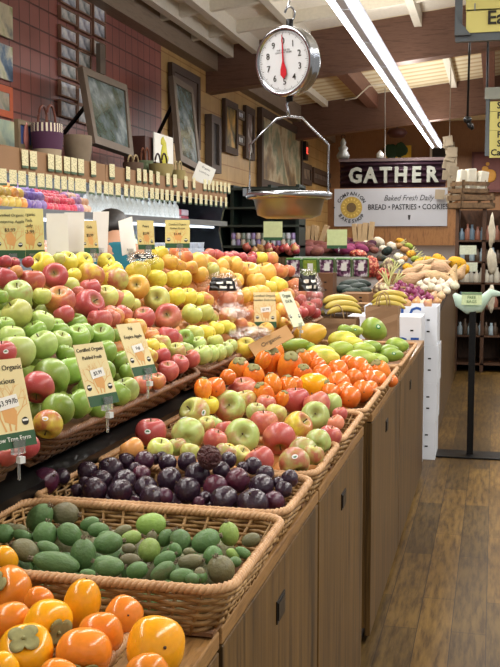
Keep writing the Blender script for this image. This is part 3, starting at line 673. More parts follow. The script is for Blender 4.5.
# ---------------------------------------------------------------- price cards
cream_c=plain('#ead9a2',.6,0,.05,12); kraft=plain('#b48a58',.7,0,.08,20); greenband=plain('#2f5636',.6,0,.1); ink=plain('#2c2a22',.7,0,.05); orangeink=plain('#e0a866',.7,0,.1); whitec=plain('#efede4',.6,0,.03); clear=NT('clear_plastic'); clear.b.inputs['Transmission Weight'].default_value=.85
clear=clear.set('#eef2f2',.12); yellow_c=plain('#e2d892',.6,0,.06,12)
clip_m=plain('#dfe3e2',.3,0,.05)
def card(cx,cy,hpx,D,yaw,lean,ar,label,lines=(),style='tree',board=None,stem=.06,group=None,roll=0,foot=True,name='price_card',seal=True,price=None):
    """ar = width / height; yaw turns the face away from the viewer towards the aisle"""
    P=un(cx,cy,D=D); h=hpx*D/F; w=h*ar
    th=AZ+math.radians(yaw)
    r=empty(name,P,label,'price card' if name=='price_card' else 'sign',group)
    r.rotation_euler=(0,0,th)
    T=Matrix.Rotation(math.radians(roll),4,'Y')@Matrix.Rotation(-math.radians(lean),4,'X')
    b=MB().box(-w/2,w/2,0,.002,-h/2,h/2,T).build('board',board or cream_c,r)
    if style=='tree':
        MB().box(-w/2,w/2,-.0006,0,-h/2,-h*.33,T).build('green_band',greenband,r)
        if hpx>24:
            mb=MB(); rr=random.Random(int(cx*7+cy))
            def br(p,a,L,wd,n):
                q=(p[0]+math.sin(a)*L,p[1]+math.cos(a)*L)
                q=(max(-w*.45,min(w*.45,q[0])),min(h*.3,q[1])); dx,dz=q[0]-p[0],q[1]-p[1]; l=math.hypot(dx,dz) or 1; nx,nz=-dz/l*wd,dx/l*wd
                mb.add([T@Vector(v) for v in ((p[0]-nx,-.0005,p[1]-nz),(p[0]+nx,-.0005,p[1]+nz),(q[0]+nx*.6,-.0005,q[1]+nz*.6),(q[0]-nx*.6,-.0005,q[1]-nz*.6))],[(0,1,2,3)])
                if n:
                    for s in (-1,1): br(q,a+s*rr.uniform(.25,.7),L*rr.uniform(.6,.85),wd*.62,n-1)
            for s in (-.1,.0,.1): br((s*w,-h*.31),s*3,h*.17,w*.02,4)
            mb.add([T@Vector(v) for v in ((-w*.1,-.0004,-h*.2),(w*.12,-.0004,-h*.25),(w*.2,-.0004,-h*.1),(w*.03,-.0004,h*.06),(-w*.14,-.0004,-h*.02))],[(0,1,2,3,4)])
            mb.build('tree_drawing',orangeink,r)
    if seal and hpx>24:
        for sx,sz in ((w*.34,-h*.22),(-w*.36,-h*.2)):
            mb=MB(); n=14
            m=T@Matrix.Translation((sx,0,sz))@Matrix.Rotation(PI/2,4,'X')
            q=w*.075; mb.lathe([(q,0),(q,.0008)],n,m); mb.build('round_seal',[whitec,ink][1],r)
            MB().box(-q*.8,q*.8,-.0012,-.0008,0,q*.5,T@Matrix.Translation((sx,0,sz))).build('seal_mark',whitec,r)
    for (tx,z,sz,col,al) in lines:
        textmesh(tx,h*sz,ink if col=='k' else (whitec if col=='w' else plain('#2d4a8a',.6)),'lettering',r,T@Matrix.Translation((0 if al=='CENTER' else -w*.42,-.0009,h*z)),al,extr=.0003,bold=.0)
    if price:
        MB().box(-w*.2,w*.26,-.0016,-.0006,-h*.06,h*.08,T@Matrix.Rotation(math.radians(-6),4,'Y')).build('price_slip',whitec,r)
        textmesh(price,h*.085,ink,'price_lettering',r,T@Matrix.Rotation(math.radians(-6),4,'Y')@Matrix.Translation((w*.03,-.002,h*.01)),extr=.0002)
    if foot:
        a=T@Vector((w*.1,.002,-h/2))
        MB().box(-.013,.013,-.004,.006,-.012,.016,Matrix.Translation(a)).build('clip',clear,r)
        MB().tube([a,a+Vector((0,.0,-stem*.5)),a+Vector((0,.0,-stem))],.003,6).build('stem',clear,r)
        MB().box(-.006,.006,-.006,.006,-.006,.006,Matrix.Translation(a+Vector((0,-.006,-.022)))).build('bracket',clip_m,r)
    return r
L=lambda *a:[(t,z,s,'k','CENTER') for t,z,s in a]
card(6,404,90,1.83,50,16,.62,'large cream price card at the left edge reading Certified Organic, three ninety-nine a pound',L(('Certified Organic',.4,.085),('Delicious',.25,.09))+[('Slow Tree Farm',-.4,.075,'w','CENTER')],price='$3.99/lb')
card(96.5,374,64,2.12,56,20,.66,'cream price card with orange tree standing in the green apples',L(('Certified Organic',.4,.085),('Padded Fresh',.27,.08))+[('',-.4,.06,'w','CENTER')],price='$3.99')
card(137,349,55,2.5,57,24,.66,'cream price card leaning between green and red-yellow apples',L(('Fuji',.4,.085),('Empire Apple',.24,.09)),price='Fuji')
card(265,310,36,4.15,10,12,.62,'cream price card standing in front of the golden apples',L(('Certified Organic',.4,.09),('Golden Delicious',.28,.09)),price='$2.99')
card(292,309,38,4.3,60,26,.66,'narrow pale card leaning against the red apples at the far end',L(('Organic',.38,.14),('LOCAL',.22,.12)),style='plain',board=plain('#dfe3c4',.6))
card(271,341,17,3.6,12,42,2.6,'brown cardboard sign lying across the persimmons and papayas',L(('Organic',0.,.4),),style='plain',board=kraft,roll=-26,foot=False,seal=False)
# cards standing along the crest
card(10,234,49,3.1,2,4,.62,'yellow printed price card at the left edge of the crest',L(('Certified Organic',.38,.08),('Honeycrisp Apple',.25,.08),('$3.99',.08,.1)),board=yellow_c,stem=.04)
card(29,233.5,50,3.16,30,4,.62,'yellow printed price card overlapping another at the upper left',L(('Organic',.38,.09),('Pink',.26,.09),('Lady',.16,.09),('$3.99',.03,.1)),board=yellow_c,stem=.04)
card(57.5,235,43,3.2,14,3,.5,'blank back of a white price card, left of a pair','',style='plain',board=whitec,seal=False,stem=.04)
card(74,234.5,44,3.26,-18,3,.5,'blank back of a white price card, right of a pair','',style='plain',board=whitec,seal=False,stem=.04)
card(100,232,41,3.5,-24,6,.45,'blank white card behind a narrow yellow card','',style='plain',board=whitec,seal=False,stem=.04)
card(90,237,33,3.36,50,6,.62,'narrow yellow card turned towards the aisle on the crest',L(('Gala',.3,.12),('$2.99',.05,.12)),board=plain('#dcc684',.6),stem=.04)
card(127,236,37,3.6,-25,14,.45,'blank white card tilted beside the person with dark hair','',style='plain',board=whitec,seal=False,stem=.04,roll=-16)
card(146,235,29,3.7,42,4,.7,'yellow card turned away, left of the square yellow card',L(('Pears',.3,.12),('$2.99',.05,.12)),board=plain('#e0d08c',.6),stem=.04)
card(177.5,234,28,3.9,0,4,.88,'square yellow price card in the middle of the crest',L(('Certified Organic',.34,.09),('Golden Russet',.2,.09),('$3.49',0,.12)),board=plain('#ddcf88',.6),stem=.04)
# ---------------------------------------------------------------- clear bags of apples
pb=NT('bag_film'); n=pb.nd('ShaderNodeBsdfTransparent'); g=pb.nd('ShaderNodeBsdfGlossy'); g.inputs['Roughness'].default_value=.18; mx=pb.nd('ShaderNodeMixShader')
nz=pb.noise(pb.co(),14,3); pb.ln(pb.math('ADD',pb.math('MULTIPLY',pb.math('GREATER_THAN',nz,.56),.3),.12),mx.inputs[0]); pb.ln(n.outputs[0],mx.inputs[1]); pb.ln(g.outputs[0],mx.inputs[2])
bb=pb.nd('ShaderNodeBump'); bb.inputs['Strength'].default_value=.9; bb.inputs['Distance'].default_value=.02; pb.ln(pb.noise(pb.co(),22,4,.7),bb.inputs['Height']); pb.ln(bb.outputs[0],g.inputs['Normal'])
pb.ln(mx.outputs[0],pb.n['Material Output'].inputs['Surface']); film=pb.m
def crumple(P,sx,sy,sz,label,seed,band=None,mat=None,group='clear bags of apples',name='produce_bag',cat='bag'):
    r=empty(name,P,label,cat,group)
    mb=MB(); n,m=36,24; vs=[]
    for i in range(m+1):
        ph=PI*i/m
        for k in range(n):
            q=2*PI*k/n; v=Vector((math.sin(ph)*math.cos(q),math.sin(ph)*math.sin(q),math.cos(ph))); v*=1+.16*noise.noise(v*3+Vector((seed,0,0)))+.09*noise.noise(v*8+Vector((0,seed,0)))
            vs.append((v.x*sx,v.y*sy,v.z*sz))
    mb.add(vs,[(i*n+k,(i+1)*n+k,(i+1)*n+(k+1)%n,i*n+(k+1)%n) for i in range(m) for k in range(n)])
    mb.build('film',mat or film,r,True)
    if band:
        mb=MB(); vs=[]
        for i in range(7):
            for k in range(9):
                q=(-1.9+k*.16); ph=.75+i*.12; v=Vector((math.sin(ph)*math.cos(q),math.sin(ph)*math.sin(q),math.cos(ph))); v*=1.05+.16*noise.noise(v*3+Vector((seed,0,0)))+.09*noise.noise(v*8+Vector((0,seed,0)))
                vs.append((v.x*sx,v.y*sy,v.z*sz))
        for i in range(6):
            for k in range(8): mb.cm=(i in(2,4) and 1<k<7 and (k+i)%3>0); mb.add([vs[i*9+k],vs[i*9+k+1],vs[(i+1)*9+k+1],vs[(i+1)*9+k]],[(0,1,2,3)])
        c=mb.build('printed_band',[black,whitec],r); sm=c.modifiers.new('s','SOLIDIFY'); sm.thickness=.001; c['label']='black printed band'
    return r
for (x,y,wd,ht,D,lb,sd,bd) in ((221,292,44,38,3.95,'clear bag of pink apples with black printed band beside golden apples',1,1),(232,318,38,30,3.8,'crumpled clear bag of orange apples below another bag',2,0),(306,293,34,48,5.0,'clear bag of red apples at the far end of the upper tier',3,1),(143,259,34,14,3.5,'clear bag with black band behind the yellow apples on the crest',4,1),(251,333,46,14,3.65,'empty crumpled grey bag film below the golden apples',5,0)):
    P=un(x,y,D=D); crumple(P,wd*D/2000,wd*D/2600,ht*D/2000,lb,sd,bd)
# ---------------------------------------------------------------- bananas, paper bags, boxes at the end of the island
bagm=plain('#96785a',.8,0,.1,8); ban=fruit_mat('banana_skin','#7a5b22',rough=.45,streak=False,patch=2.5,edge=.2)
def paperbag(x0,x1,y0,y1,z0,z1,label,handle=True):
    r=empty('paper_bag',((x0+x1)/2,(y0+y1)/2,z0),label,'bag','brown paper bags'); hx,hy,h=(x1-x0)/2,(y1-y0)/2,z1-z0
    mb=MB(); n=8; vs=[]
    for k in range(n+1):
        z=h*k/n
        for (sx,sy) in ((-1,-1),(0,-1),(1,-1),(1,0),(1,1),(0,1),(-1,1),(-1,0)):
            ins=.0 if sx and sy else (.02*(z/h) if sy==0 else 0)
            vs.append((sx*(hx-ins)+R.uniform(-.003,.003),sy*hy+R.uniform(-.004,.004),z))
    mb.add(vs,[(k*8+i,k*8+(i+1)%8,(k+1)*8+(i+1)%8,(k+1)*8+i) for k in range(n) for i in range(8)]+[tuple(range(8))]); 
    mb.build('bag_body',bagm,r)
    if handle:
        for sy in (-1,1):
            MB().tube([(math.cos(a)*hx*.35,sy*hy*.96,h-.01+math.sin(a)*.085) for a in [PI*i/12 for i in range(13)]],.0035,6).build('handle',plain('#a58a62',.8),r,True)
    return r
paperbag(-.93,-.72,5.38,5.52,TOPZ,1.075,'crumpled brown paper bag under the left banana bunch')
paperbag(-.675,-.5,5.42,5.56,TOPZ,1.14,'upright brown paper bag with looped handle below bananas')
def banana_bunch(P,n,L,label,yaw,tiltd=0,sp=.03):
    r=empty('banana_bunch',P,label,'bananas','banana bunches'); r.rotation_euler=(0,0,yaw)
    for i in range(n):
        pts=[];rs=[]
        for k in range(11):
            u=k/10; a=-.9+1.8*u; x=math.sin(a)*L*.62; z=-math.cos(a)*L*.35*(-1)+0
            pts.append(Vector((x,(i-(n-1)/2)*sp+.01*math.sin(u*3),z-L*.35+.014*i+(.012 if i%2 else 0)))); rs.append(.0175*min(1,(.35+3.2*u))*min(1,.3+3.5*(1-u)))
        o=MB().tube(pts,rs,8).build('banana',ban,r,True); l=lin('#b5a043'); o.color=(*l,.12)
    MB().tube([(-L*.5,0,-.11*L),(-L*.6,0,-.16*L)],[.014,.012],8).build('bunch_stem',plain('#6b5f2a',.8),r,True)
    return r
banana_bunch(un(342,308,D=5.5),5,.2,'bunch of yellow bananas on the crumpled paper bag',AZ+.15)
banana_bunch(un(389,303,D=5.6),4,.2,'bunch of yellow bananas resting on the upright paper bag',AZ-.3)
whitebox=plain('#dfe3ea',.55,0,.04,6); blueink=plain('#24509a',.6)
def box(x0,x1,y0,y1,z0,z1,label,text=None,tx=0,tz=0,sz=.1,col=None,lid=True,group='white produce boxes',name='cardboard_box'):
    r=empty(name,((x0+x1)/2,(y0+y1)/2,z0),label,'box',group); hx,hy,h=(x1-x0)/2,(y1-y0)/2,z1-z0; m=col or whitebox
    t=.006; mb=MB(); mb.box(-hx,hx,-hy,-hy+t,0,h); mb.box(-hx,hx,hy-t,hy,0,h); mb.box(-hx,-hx+t,-hy+t,hy-t,0,h); mb.box(hx-t,hx,-hy+t,hy-t,0,h); mb.box(-hx+t,hx-t,-hy+t,hy-t,0,t)
    mb.build('carton',m,r)
    if lid: MB().box(-hx+.007,hx-.007,-hy+.007,hy-.007,h-.012,h-.004).build('lid_flaps',m,r)
    if text: textmesh(text,sz,blueink,'lettering',r,Matrix.Translation((tx,-hy-.001,tz)),extr=.0008,bold=.003)
    for zz in (.35,.65): MB().box(hx-.0705,hx-.05,-hy-.002,-hy+.001,h*zz-.004,h*zz+.006).build('vent_slot',black,r)
    return r
ws=.262
for k in range(4):
    box(-.86,-.366+.006*k*(k<3)-.0*k,6.85,7.2,ws*k+.001*k,ws*(k+1)+.001*k,['white produce box at the bottom of the stack on the floor','white produce box second from the floor in the stack','white produce box third from the floor in the stack','white produce box on top of the stack with large blue letters'][k],'AFLC' if k==3 else None,.0,ws*.8,.12,lid=k!=3)
for k in range(4):
    box(-.92,-.445,6.46,6.8,.252*k+.001,.252*(k+1),['white box lowest in the stack hidden by the counter end','second white box from the floor behind the counter end','third white box from the floor behind the counter end','white box with blue lettering just behind the paper bag'][k],'FRE' if k==3 else None,.13,.07,.12)
# ---------------------------------------------------------------- far counter with vegetables
nT=Vector((0,-.06,1)).normalized(); PTc=nT.dot(Vector((0,7.3,1.05)))
planeT=(nT,PTc)
def zT(y): return 1.05+.06*(y-7.3)
deck=plain('#3a2a1d',.6)
def counter(x0,x1,y0,y1,label,off=.12):
    r=empty('produce_counter',((x0+x1)/2,(y0+y1)/2,0),label,'counter'); cx,cy=(x0+x1)/2,(y0+y1)/2
    za,zb=zT(y0)-off,zT(y1)-off
    vs=[(x-cx,y-cy,z) for x in (x0,x1) for y,t in ((y0,za),(y1,zb)) for z in (.0,t)]
    MB().add(vs,[(0,1,3,2),(4,6,7,5),(0,4,5,1),(2,3,7,6),(0,2,6,4),(1,5,7,3)]).build('counter_body',oak,r)
    vs=[(x-cx,y-cy,z) for x in (x0-.0,x1+.01) for y,t in ((y0,za),(y1,zb)) for z in (t,t+.02)]
    MB().add(vs,[(0,1,3,2),(4,6,7,5),(0,4,5,1),(2,3,7,6),(0,2,6,4),(1,5,7,3)]).build('sloping_top',deck,r)
    return r
counter(-1.75,-.40,7.35,11.2,'oak counter with sloping vegetable display beyond the white boxes')
counter(-2.25,-.5,11.25,15.15,'far oak counter with sloping display of squashes and sweet potatoes')
counter(-3.1,-2.27,12.3,15.15,'oak counter behind the green shelving carrying sweet potatoes and wooden holders')
def hp(kind,data,words,group,cat,place,al=.2,**k): heap(kind,planeT,data,words,group,cat,place,alpha=al,**k)
hp('onion',"""386 299 7 u;393 297 8 u;399 299 7 u;405 296 8 u;411 299 7 u;417 297 8 u;423 299 7 u;388 293 7 u;395 291 8 u;402 292 7 u;409 291 8 u;415 292 7 u;421 293 8 u;428 296 7 u;397 287 7 u;404 286 7 u;411 287 7 u;392 295 6 u;431 299 7 u;418 289 6 u;400 283 6 u""",'red onion','red onions','onion','red onion basket')
hp('onion',"""398 305 10 n;407 304 10 n;417 303 11 n;428 304 10 n;437 302 9 n;434 296 9 q;441 296 9 q;424 303 8 W""",'yellow onion','yellow onions','onion','front of the far counter')
hp('garlic',"""424 288 8 W;431 287 9 W;438 289 10 W;445 287 9 W;441 283 9 W;450 284 10 W;434 282 8 W;427 282 8 W;447 291 8 W;455 286 9 W;420 284 7 W""",'garlic bulb','garlic bulbs','garlic','garlic basket',al=0.)
hp('butternut_squash',"""415 278 15 q ~2@20;425 270 16 q ~1.9@15;432 277 17 q ~2@8;445 270 16 q ~1.8@-20;440 278 15 q ~2@-10;452 276 15 q ~1.7@70;412 272 13 q ~2@30;437 264 14 q ~2@10;422 265 13 q ~1.9@25;453 281 13 q ~1.4@80;461 272 12 q ~1.5@60""",'butternut squash','butternut squashes','squash','squash pile',al=.1)
hp('pumpkin',"""429 262 17 e;439 260 16 e;457 263 19 e;463 270 15 e;408 268 12 e;420 262 12 e""",'round squash','yellow squashes','squash','back right of the far counter',al=.1)
hp('pumpkin',"""379 242 13 W;392 246 12 W;384 249 11 W;399 257 11 W ;400 263 10 W;367 244 10 W""",'round squash','white squashes','squash','back of the far counter',al=0.)
hp('pumpkin',"""387 251 12 k;381 258 10 k;374 250 10 U;395 265 10 b;384 266 9 b;405 250 10 n;411 254 10 e;399 246 9 n;415 259 9 M;404 259 9 n;418 265 9 b;391 238 9 n;400 241 9 e;409 246 9 M;390 262 9 M""",'squash','dark and mixed squashes','squash','behind the net bags',al=.3)
sp=[]
rr=random.Random(3)
for i in range(58):
    x=rr.uniform(292,372); y=254-(x-292)*.06-rr.uniform(0,9); sp.append(f"{x:.0f} {y:.0f} 9 {'U' if x<335 else 'uV'[i%2]} ~1.6@{rr.uniform(-25,25):.0f}")
hp('sweet_potato',';'.join(sp),'sweet potato','sweet potatoes','sweet potato','back of the far counter',al=.3)
sp=[]
for i in range(26):
    x=rr.uniform(246,300); y=252-rr.uniform(0,5); sp.append(f"{x:.0f} {y:.0f} 8 {'drrn'[i%4]}0")
heap('onion',(Vector((0,1,0)),11.45),';'.join(sp),'onion','red and brown onions at the back','onion','table before the green shelving',alpha=.2)
r=tag(MB().box(-.55,.27,-.22,.22,0,1.3).build('produce_table',oak),'oak table of onions in front of the dark green shelving','table'); r.location=(-2.55,11.45,0)
hp('cucumber',"""349 284 9 k ~2.4@8;357 287 9 k ~2.3@5;344 289 9 k ~2@0;362 283 8 k ~2.4@-10;352 292 9 k ~2.2@0;364 291 8 k ~2@5""",'zucchini','dark green squashes','zucchini','small basket beside the paper bags',al=.1)
basket(un(336,303,Y=8.2).x,un(371,303,Y=8.2).x,8.15,8.3,zT(8.15)-.095,zT(8.15)-.03,'small wicker basket of dark green zucchini',rows=5,detail=.6,group='baskets on the far counter')
basket(-1.05,-.385,7.4,8.35,zT(7.87)-.105,zT(7.87)-.025,'wicker basket of red and yellow onions beyond the white boxes',rows=7,detail=.6,group='baskets on the far counter').rotation_euler=(.06,0,0)
basket(-.98,-.385,8.4,9.6,zT(9.0)-.105,zT(9.0)-.01,'wicker basket of garlic and butternut squash on the far counter',rows=8,detail=.6,group='baskets on the far counter').rotation_euler=(.06,0,0)
# green-edged clear packages
packm=NT('purple_leaves'); packm=packm.set(packm.ramp(packm.noise(packm.co(),26,3,.6),[(.4,'#3c1a30'),(.52,'#8a5a7a'),(.6,'#e6dde0')]),.3)
grn=plain('#4f7a3c',.5)
for i,x in enumerate((294,310.5,327,344,361)):
    P=un(x,276.5,Y=9.2); r=empty('produce_package',P,f"clear package with green edge, {od(i)} from left in the row on the far counter",'package','green-edged produce packages')
    M=Matrix.Rotation(.2,4,'X'); w2,h2=.066,.165
    MB().box(-w2,w2,-.02,.02,0,h2,M).build('contents',packm if i!=1 else plain('#8fa03a',.5,0,.6,40),r,bevel=.012)
    mb=MB(); mb.box(-w2-.006,-w2,-.024,.024,0,h2,M); mb.box(w2,w2+.006,-.024,.024,0,h2,M); mb.box(-w2,w2,-.024,.024,h2,h2+.008,M); mb.build('green_edge',grn,r)
    MB().box(-.02,.03,-.0245,-.0215,.06,.13,M).build('product_label',whitec,r)
P=un(327,258,Y=9.4); tag(MB().box(-.32,.36,0,.05,-.012,.012).build('rail',plain('#c9cfc8',.4,.4),origin=None),'pale metal rail above the green-edged packages','rail'); bpy.data.objects['rail'].location=P
box(un(318,0,Y=7.9).x,un(335,0,Y=7.9).x,7.9,8.1,zT(7.9)-.055,zT(7.9)+.15,'small brown cardboard box standing behind the red apples',col=plain('#6e4a30',.8,0,.1),group='brown cardboard boxes')
box(un(342,0,Y=7.5).x,un(371,0,Y=7.5).x,7.55,7.85,zT(7.55)-.055,zT(7.55)+.03,'low brown cardboard tray below the zucchini basket',col=plain('#8a6542',.8,0,.1),group='brown cardboard boxes')

# red net bags
net=NT('red_net'); net=net.set(net.ramp(net.noise(net.co(),30,3,.6),[(.42,'#7c2a22'),(.52,'#c8473a'),(.62,'#dfb08a')]),.5)
netp=NT('pale_net'); netp=netp.set(netp.ramp(netp.noise(netp.co(),24,3,.6),[(.4,'#6b5548'),(.52,'#b79c78'),(.62,'#dfe0b0')]),.5)
for i,(x,y,w_,h_,mt,lb) in enumerate(((358,254,17,9,net,'red net bag of small potatoes, left of two'),(371,267,16,22,net,'red net bag of potatoes in front of the dark squash'),(383,276,13,16,net,'red net bag drooping beside the corn husks'),(388,268,11,20,netp,'net bag of mixed shallots beside the corn husks'),(381,289,16,12,netp,'brown net bag behind the red onions'))):
    P=un(x,y,pl=planeT); D=dep(P); crumple(P,w_*D/2000,w_*D/2600,h_*D/2000,lb,i+11,mat=mt,group='net bags on the far counter',name='net_bag')
# corn husks
husk=plain('#c9c78a',.7,0,.15,30)
for i,(x,y,a) in enumerate(((392,274,.2),(396,268,.5),(389,283,-.1),(399,278,.7),(386,276,-.4),(413,252,.9),(419,256,1.1),(424,262,.8),(372,237,.3),(403,243,1.2))):
    P=un(x,y,pl=planeT)-Vector((0,.12,0)); r=empty('corn_husk',P,f"pale dried corn husk, {od(i)} of those between net bags and squashes",'corn husk','dried corn husks')
    r.rotation_euler=(0,a,AZ)
    for s in (-1,0,1):
        MB().tube([(0,0,-.07),(s*.012,0,0),(s*.025,0,.04),(s*.035,0,.07)],[.012,.024,.018,.004],7,flat=.35).build('husk_leaf',husk,r,True)
# ---------------------------------------------------------------- refrigerated case
def lb_(r,x0,x1,y0,y1,z0,z1): o=Vector(r.location); return MB().box(x0-o.x,x1-o.x,y0-o.y,y1-o.y,z0-o.z,z1-o.z)
cs=empty('refrigerated_case',(-3.1,7.1,0),'long black refrigerated produce case along the left wall','refrigerated case')
whitein=plain('#dfe5ea',.5,0,.05); alum=plain('#9aa0a6',.3,.7,.05); cardb=plain('#8e6b4a',.75,0,.1,6); steel=plain('#8e9094',.28,.9,.06)
lb_(cs,-3.59,-2.62,4.1,10.1,0,.75).build('base_tank',black,cs)
lb_(cs,-3.59,-3.5,4.1,10.1,.75,2.0).build('back_panel',whitein,cs)
lb_(cs,-3.59,-2.72,4.1,10.1,2.0,2.035).build('canopy',black,cs)
lb_(cs,-3.5,-2.9,4.15,10.05,1.985,2.0).build('canopy_liner',whitein,cs)
MB().tube([(-2.82+3.1,4.2-7.1,1.985),(-2.82+3.1,10-7.1,1.985)],.014,8).build('light_tube',emis('#e8f0ff',2.5),cs,True)
MB().tube([(-2.8+3.1,4.2-7.1,1.63),(-2.8+3.1,9.9-7.1,1.63)],.011,8).build('light_tube',emis('#e8f0ff',2.),cs,True)
for z in (1.655,1.28,1.0):
    s=lb_(cs,-3.5,-2.72,4.12,10.08,z,z+.025).build('shelf',whitein,cs)
    q=MB().box(-2.725+3.1,-2.70+3.1,4.12-7.1,10.08-7.1,z-.012,z+.036).build('shelf_edge',alum,s)
pts=[(-.45,0),(.47,0),(.47,.75),(.36,1.25),(.3,1.6),(.38,1.95),(.38,2.03),(-.49,2.03)]
MB().poly(pts,.06,Matrix.Translation((0,10.16-7.1,0))).build('end_panel',plain('#11141c',.25,0,.1),cs)
area((-2.85,7.1,1.96),.08,5.6,10,(0,math.radians(-25),0),(.9,.96,1)); area((-2.84,7.1,1.6),.06,5.6,6,(0,math.radians(-25),0),(.9,.96,1))
# cardboard strip boards and price tags
for i in range(9):
    y0=4.1+i*.665; r=tag(MB().box(0,.006,0,.655,-.0,.15).build('cardboard_strip',cardb),f"brown cardboard strip, {od(i)} from the left above the produce case",'strip','cardboard strips on the case'); r.location=(-2.712,y0,1.885)
tagm=NT('tag_paper'); tc=tagm.nd('ShaderNodeTexCoord'); se=tagm.nd('ShaderNodeSeparateXYZ'); tagm.ln(tc.outputs['Generated'],se.inputs[0])
nn=tagm.noise(tagm.co('Object',(1,5,16)),1.,3,.6)
c=tagm.mix(tagm.math('MULTIPLY',tagm.math('GREATER_THAN',nn,.55),.7),'#ddd3a6','#8a8058'); c=tagm.mix(tagm.math('LESS_THAN',se.outputs[2],.14),c,'#41583a'); tagm=tagm.set(c,.6)
tagw=plain('#e5e3dc',.6,0,.15,60)
TAGN=[0]
def ptag(px,py,wpx,hpx,X,row,white_=False):
    P=un(px,py,X=X); D=dep(P); h=hpx*D/F*1.12; w=.09
    if TAGN[0]==0: o=MB().box(0,.0015,-.5,.5,-.5,.5).build('price_tag',tagm); PRO['t']=o
    else: o=dup(PRO['t'])
    TAGN[0]+=1; o.location=P; o.scale=(1,w,h); o.rotation_euler=(R.uniform(-.05,.05),0,R.uniform(-.05,.05))
    tag(o,f"small cream price tag, {od(row[1])} from left in the {row[0]} row on the case",'price tag','price tags on the produce case')
up=[25,33.5,51,58.5,67,74,81,93.5,112,128,139,145,151,158,168,175,186,194,205,209,213,217,221,225,229]
for i,x in enumerate(up): ptag(x,159+(x-25)*.145,0,17-(x/30),-2.695,('upper',i))
lo=[3,13,22,32,41,49,57,64,71,78,83,92,99,106,111,118,126,132,137,141,146,152,157,162,167,172,178,184,190,196,201,206,211,216,221,226]
for i,x in enumerate(lo): ptag(x,177+(x-3)*.115,0,15-(x/40),-2.69,('lower',i))
# wire rail that carries the lower row
tag(MB().tube([(-2.7,4.1,1.885),(-2.7,10.1,1.885)],.004,6).build('tag_rail',alum),'thin metal rail carrying the lower row of price tags','rail')
def shelf_fruit(x0,x1,cols,name,words,cat,z=1.68,r=.036,rows=3,step=None,place='upper shelf of the case',lay=2):
    y0=un(x0,200,X=-2.85).y; y1=un(x1,205,X=-2.85).y; n=0; y=y0; first=PRO.get('s'+name)
    while y<y1:
        for k in range(rows):
            for l in range(lay):
                P=Vector((-2.79-k*r*1.9-(l*r),y+R.uniform(-.004,.004)+l*r,z+r+l*r*1.5+k*r*.9))
                if first is None:
                    first=MB().ball((0,0,0),1,12,1,.12,(1,1,.94)).build(name,M_fr,None,True); PRO['s'+name]=first; o=first
                else: o=dup(first)
                o.location=P; o.scale=(r*R.uniform(.88,1.06),)*3; o.rotation_euler=(R.uniform(0,6),R.uniform(0,6),0)
                c=lin(R.choice(cols)); j=R.uniform(.85,1.15); o.color=(c[0]*j,c[1]*j,c[2]*j,.2)
                tag(o,f"{words}, {['front','middle','back'][k]} row, {['bottom','upper'][l]} layer, {place}",cat,words+' on the case shelf'); n+=1
        y+=r*2.05
M_fr=plain('#ffffff'); M_fr=fruit_mat('vegetable_skin','#f0d0c0',rough=.4,patch=2.5,streak=False,edge=.5)
shelf_fruit(-14,16,['#e8a050','#e0c060'],'orange','small orange citrus fruit','orange',r=.04)
shelf_fruit(17,36,['#7d62a8','#9a80b8'],'turnip','purple and white turnip','turnip',r=.036)
shelf_fruit(37,66,['#d8405a','#e0606a'],'radish','bright red radish','radish',r=.03)
shelf_fruit(67,82,['#a878a0','#e0b090'],'beet','pale pink and purple root','root vegetable',r=.034)
shelf_fruit(38,52,['#e8a890','#f0c0a8'],'carrot','pale orange root on the lower shelf','root vegetable',z=1.306,r=.045,place='lower shelf of the case')
# bagged greens and tubs
bagw=plain('#dfe6e8',.35,0,.35,12); bagg=plain('#9fc27a',.4,0,.4,25)
def bagged(px,z,label,mat,cat='bag',h=.17,w=.11,name='bagged_greens',X=-2.84,grp='white bags on the case shelf'):
    key='b'+name
    P=un(px,205,X=X); P.z=z
    if key in PRO: o=dup(PRO[key])
    else:
        mb=MB(); n=16; prof=[(.0,.8),(.12,.95),(.5,1.),(.75,.8),(.88,.35),(1.,.5)]; vs=[]
        for (t,k) in prof:
            for q in range(n): a=2*PI*q/n; vs.append((math.cos(a)*.3*k*(1+.1*math.sin(3*a)),math.sin(a)*.5*k*(1+.08*math.cos(4*a)),t))
        mb.add(vs,[(i*n+q,i*n+(q+1)%n,(i+1)*n+(q+1)%n,(i+1)*n+q) for i in range(len(prof)-1) for q in range(n)]+[tuple(range(n)),tuple(range((len(prof)-1)*n,len(prof)*n))])
        o=mb.build(name,mat,None,True); PRO[key]=o
    o.location=P; o.scale=(w,w,h); tag(o,label,cat,grp); return o
for i,x in enumerate((87,92,97,103,108,113,118,123,128,133,138,144,150,155,160,165,170,175)):
    bagged(x,1.68,f"white bag of washed greens, {od(i)} from the left on the upper case shelf",bagw)
for i,x in enumerate((66,72,78,84)): bagged(x,1.306,f"green bagged lettuce, {od(i)} from left on the lower case shelf",bagg,name='bagged_lettuce',h=.2,grp='bagged lettuce on the lower shelf')
for i,x in enumerate((104,112,119,126,133,140,147)): bagged(x,1.306,f"pale bagged salad, {od(i)} from left on the lower case shelf",plain('#cfe0c8',.4,0,.3,20),name='bagged_salad',h=.24,w=.14,grp='bagged salad on the lower shelf')
tub=plain('#d8dce6',.4,0,.25,40)
n=0
for k in range(9):
    for l in range(3):
        P=un(150+k*6.2,212,X=-2.83)
        if 'tub' in PRO: o=dup(PRO['tub'])
        else: o=MB().lathe([(.038,0),(.045,.05),(.047,.055),(.0,.055)],14).build('tub',tub,None,True); PRO['tub']=o
        o.location=(P.x,P.y,1.306+l*.058); tag(o,f"small white tub, {od(k)} column from left, {['bottom','middle','top'][l]} of its stack",'tub','white tubs on the lower case shelf')
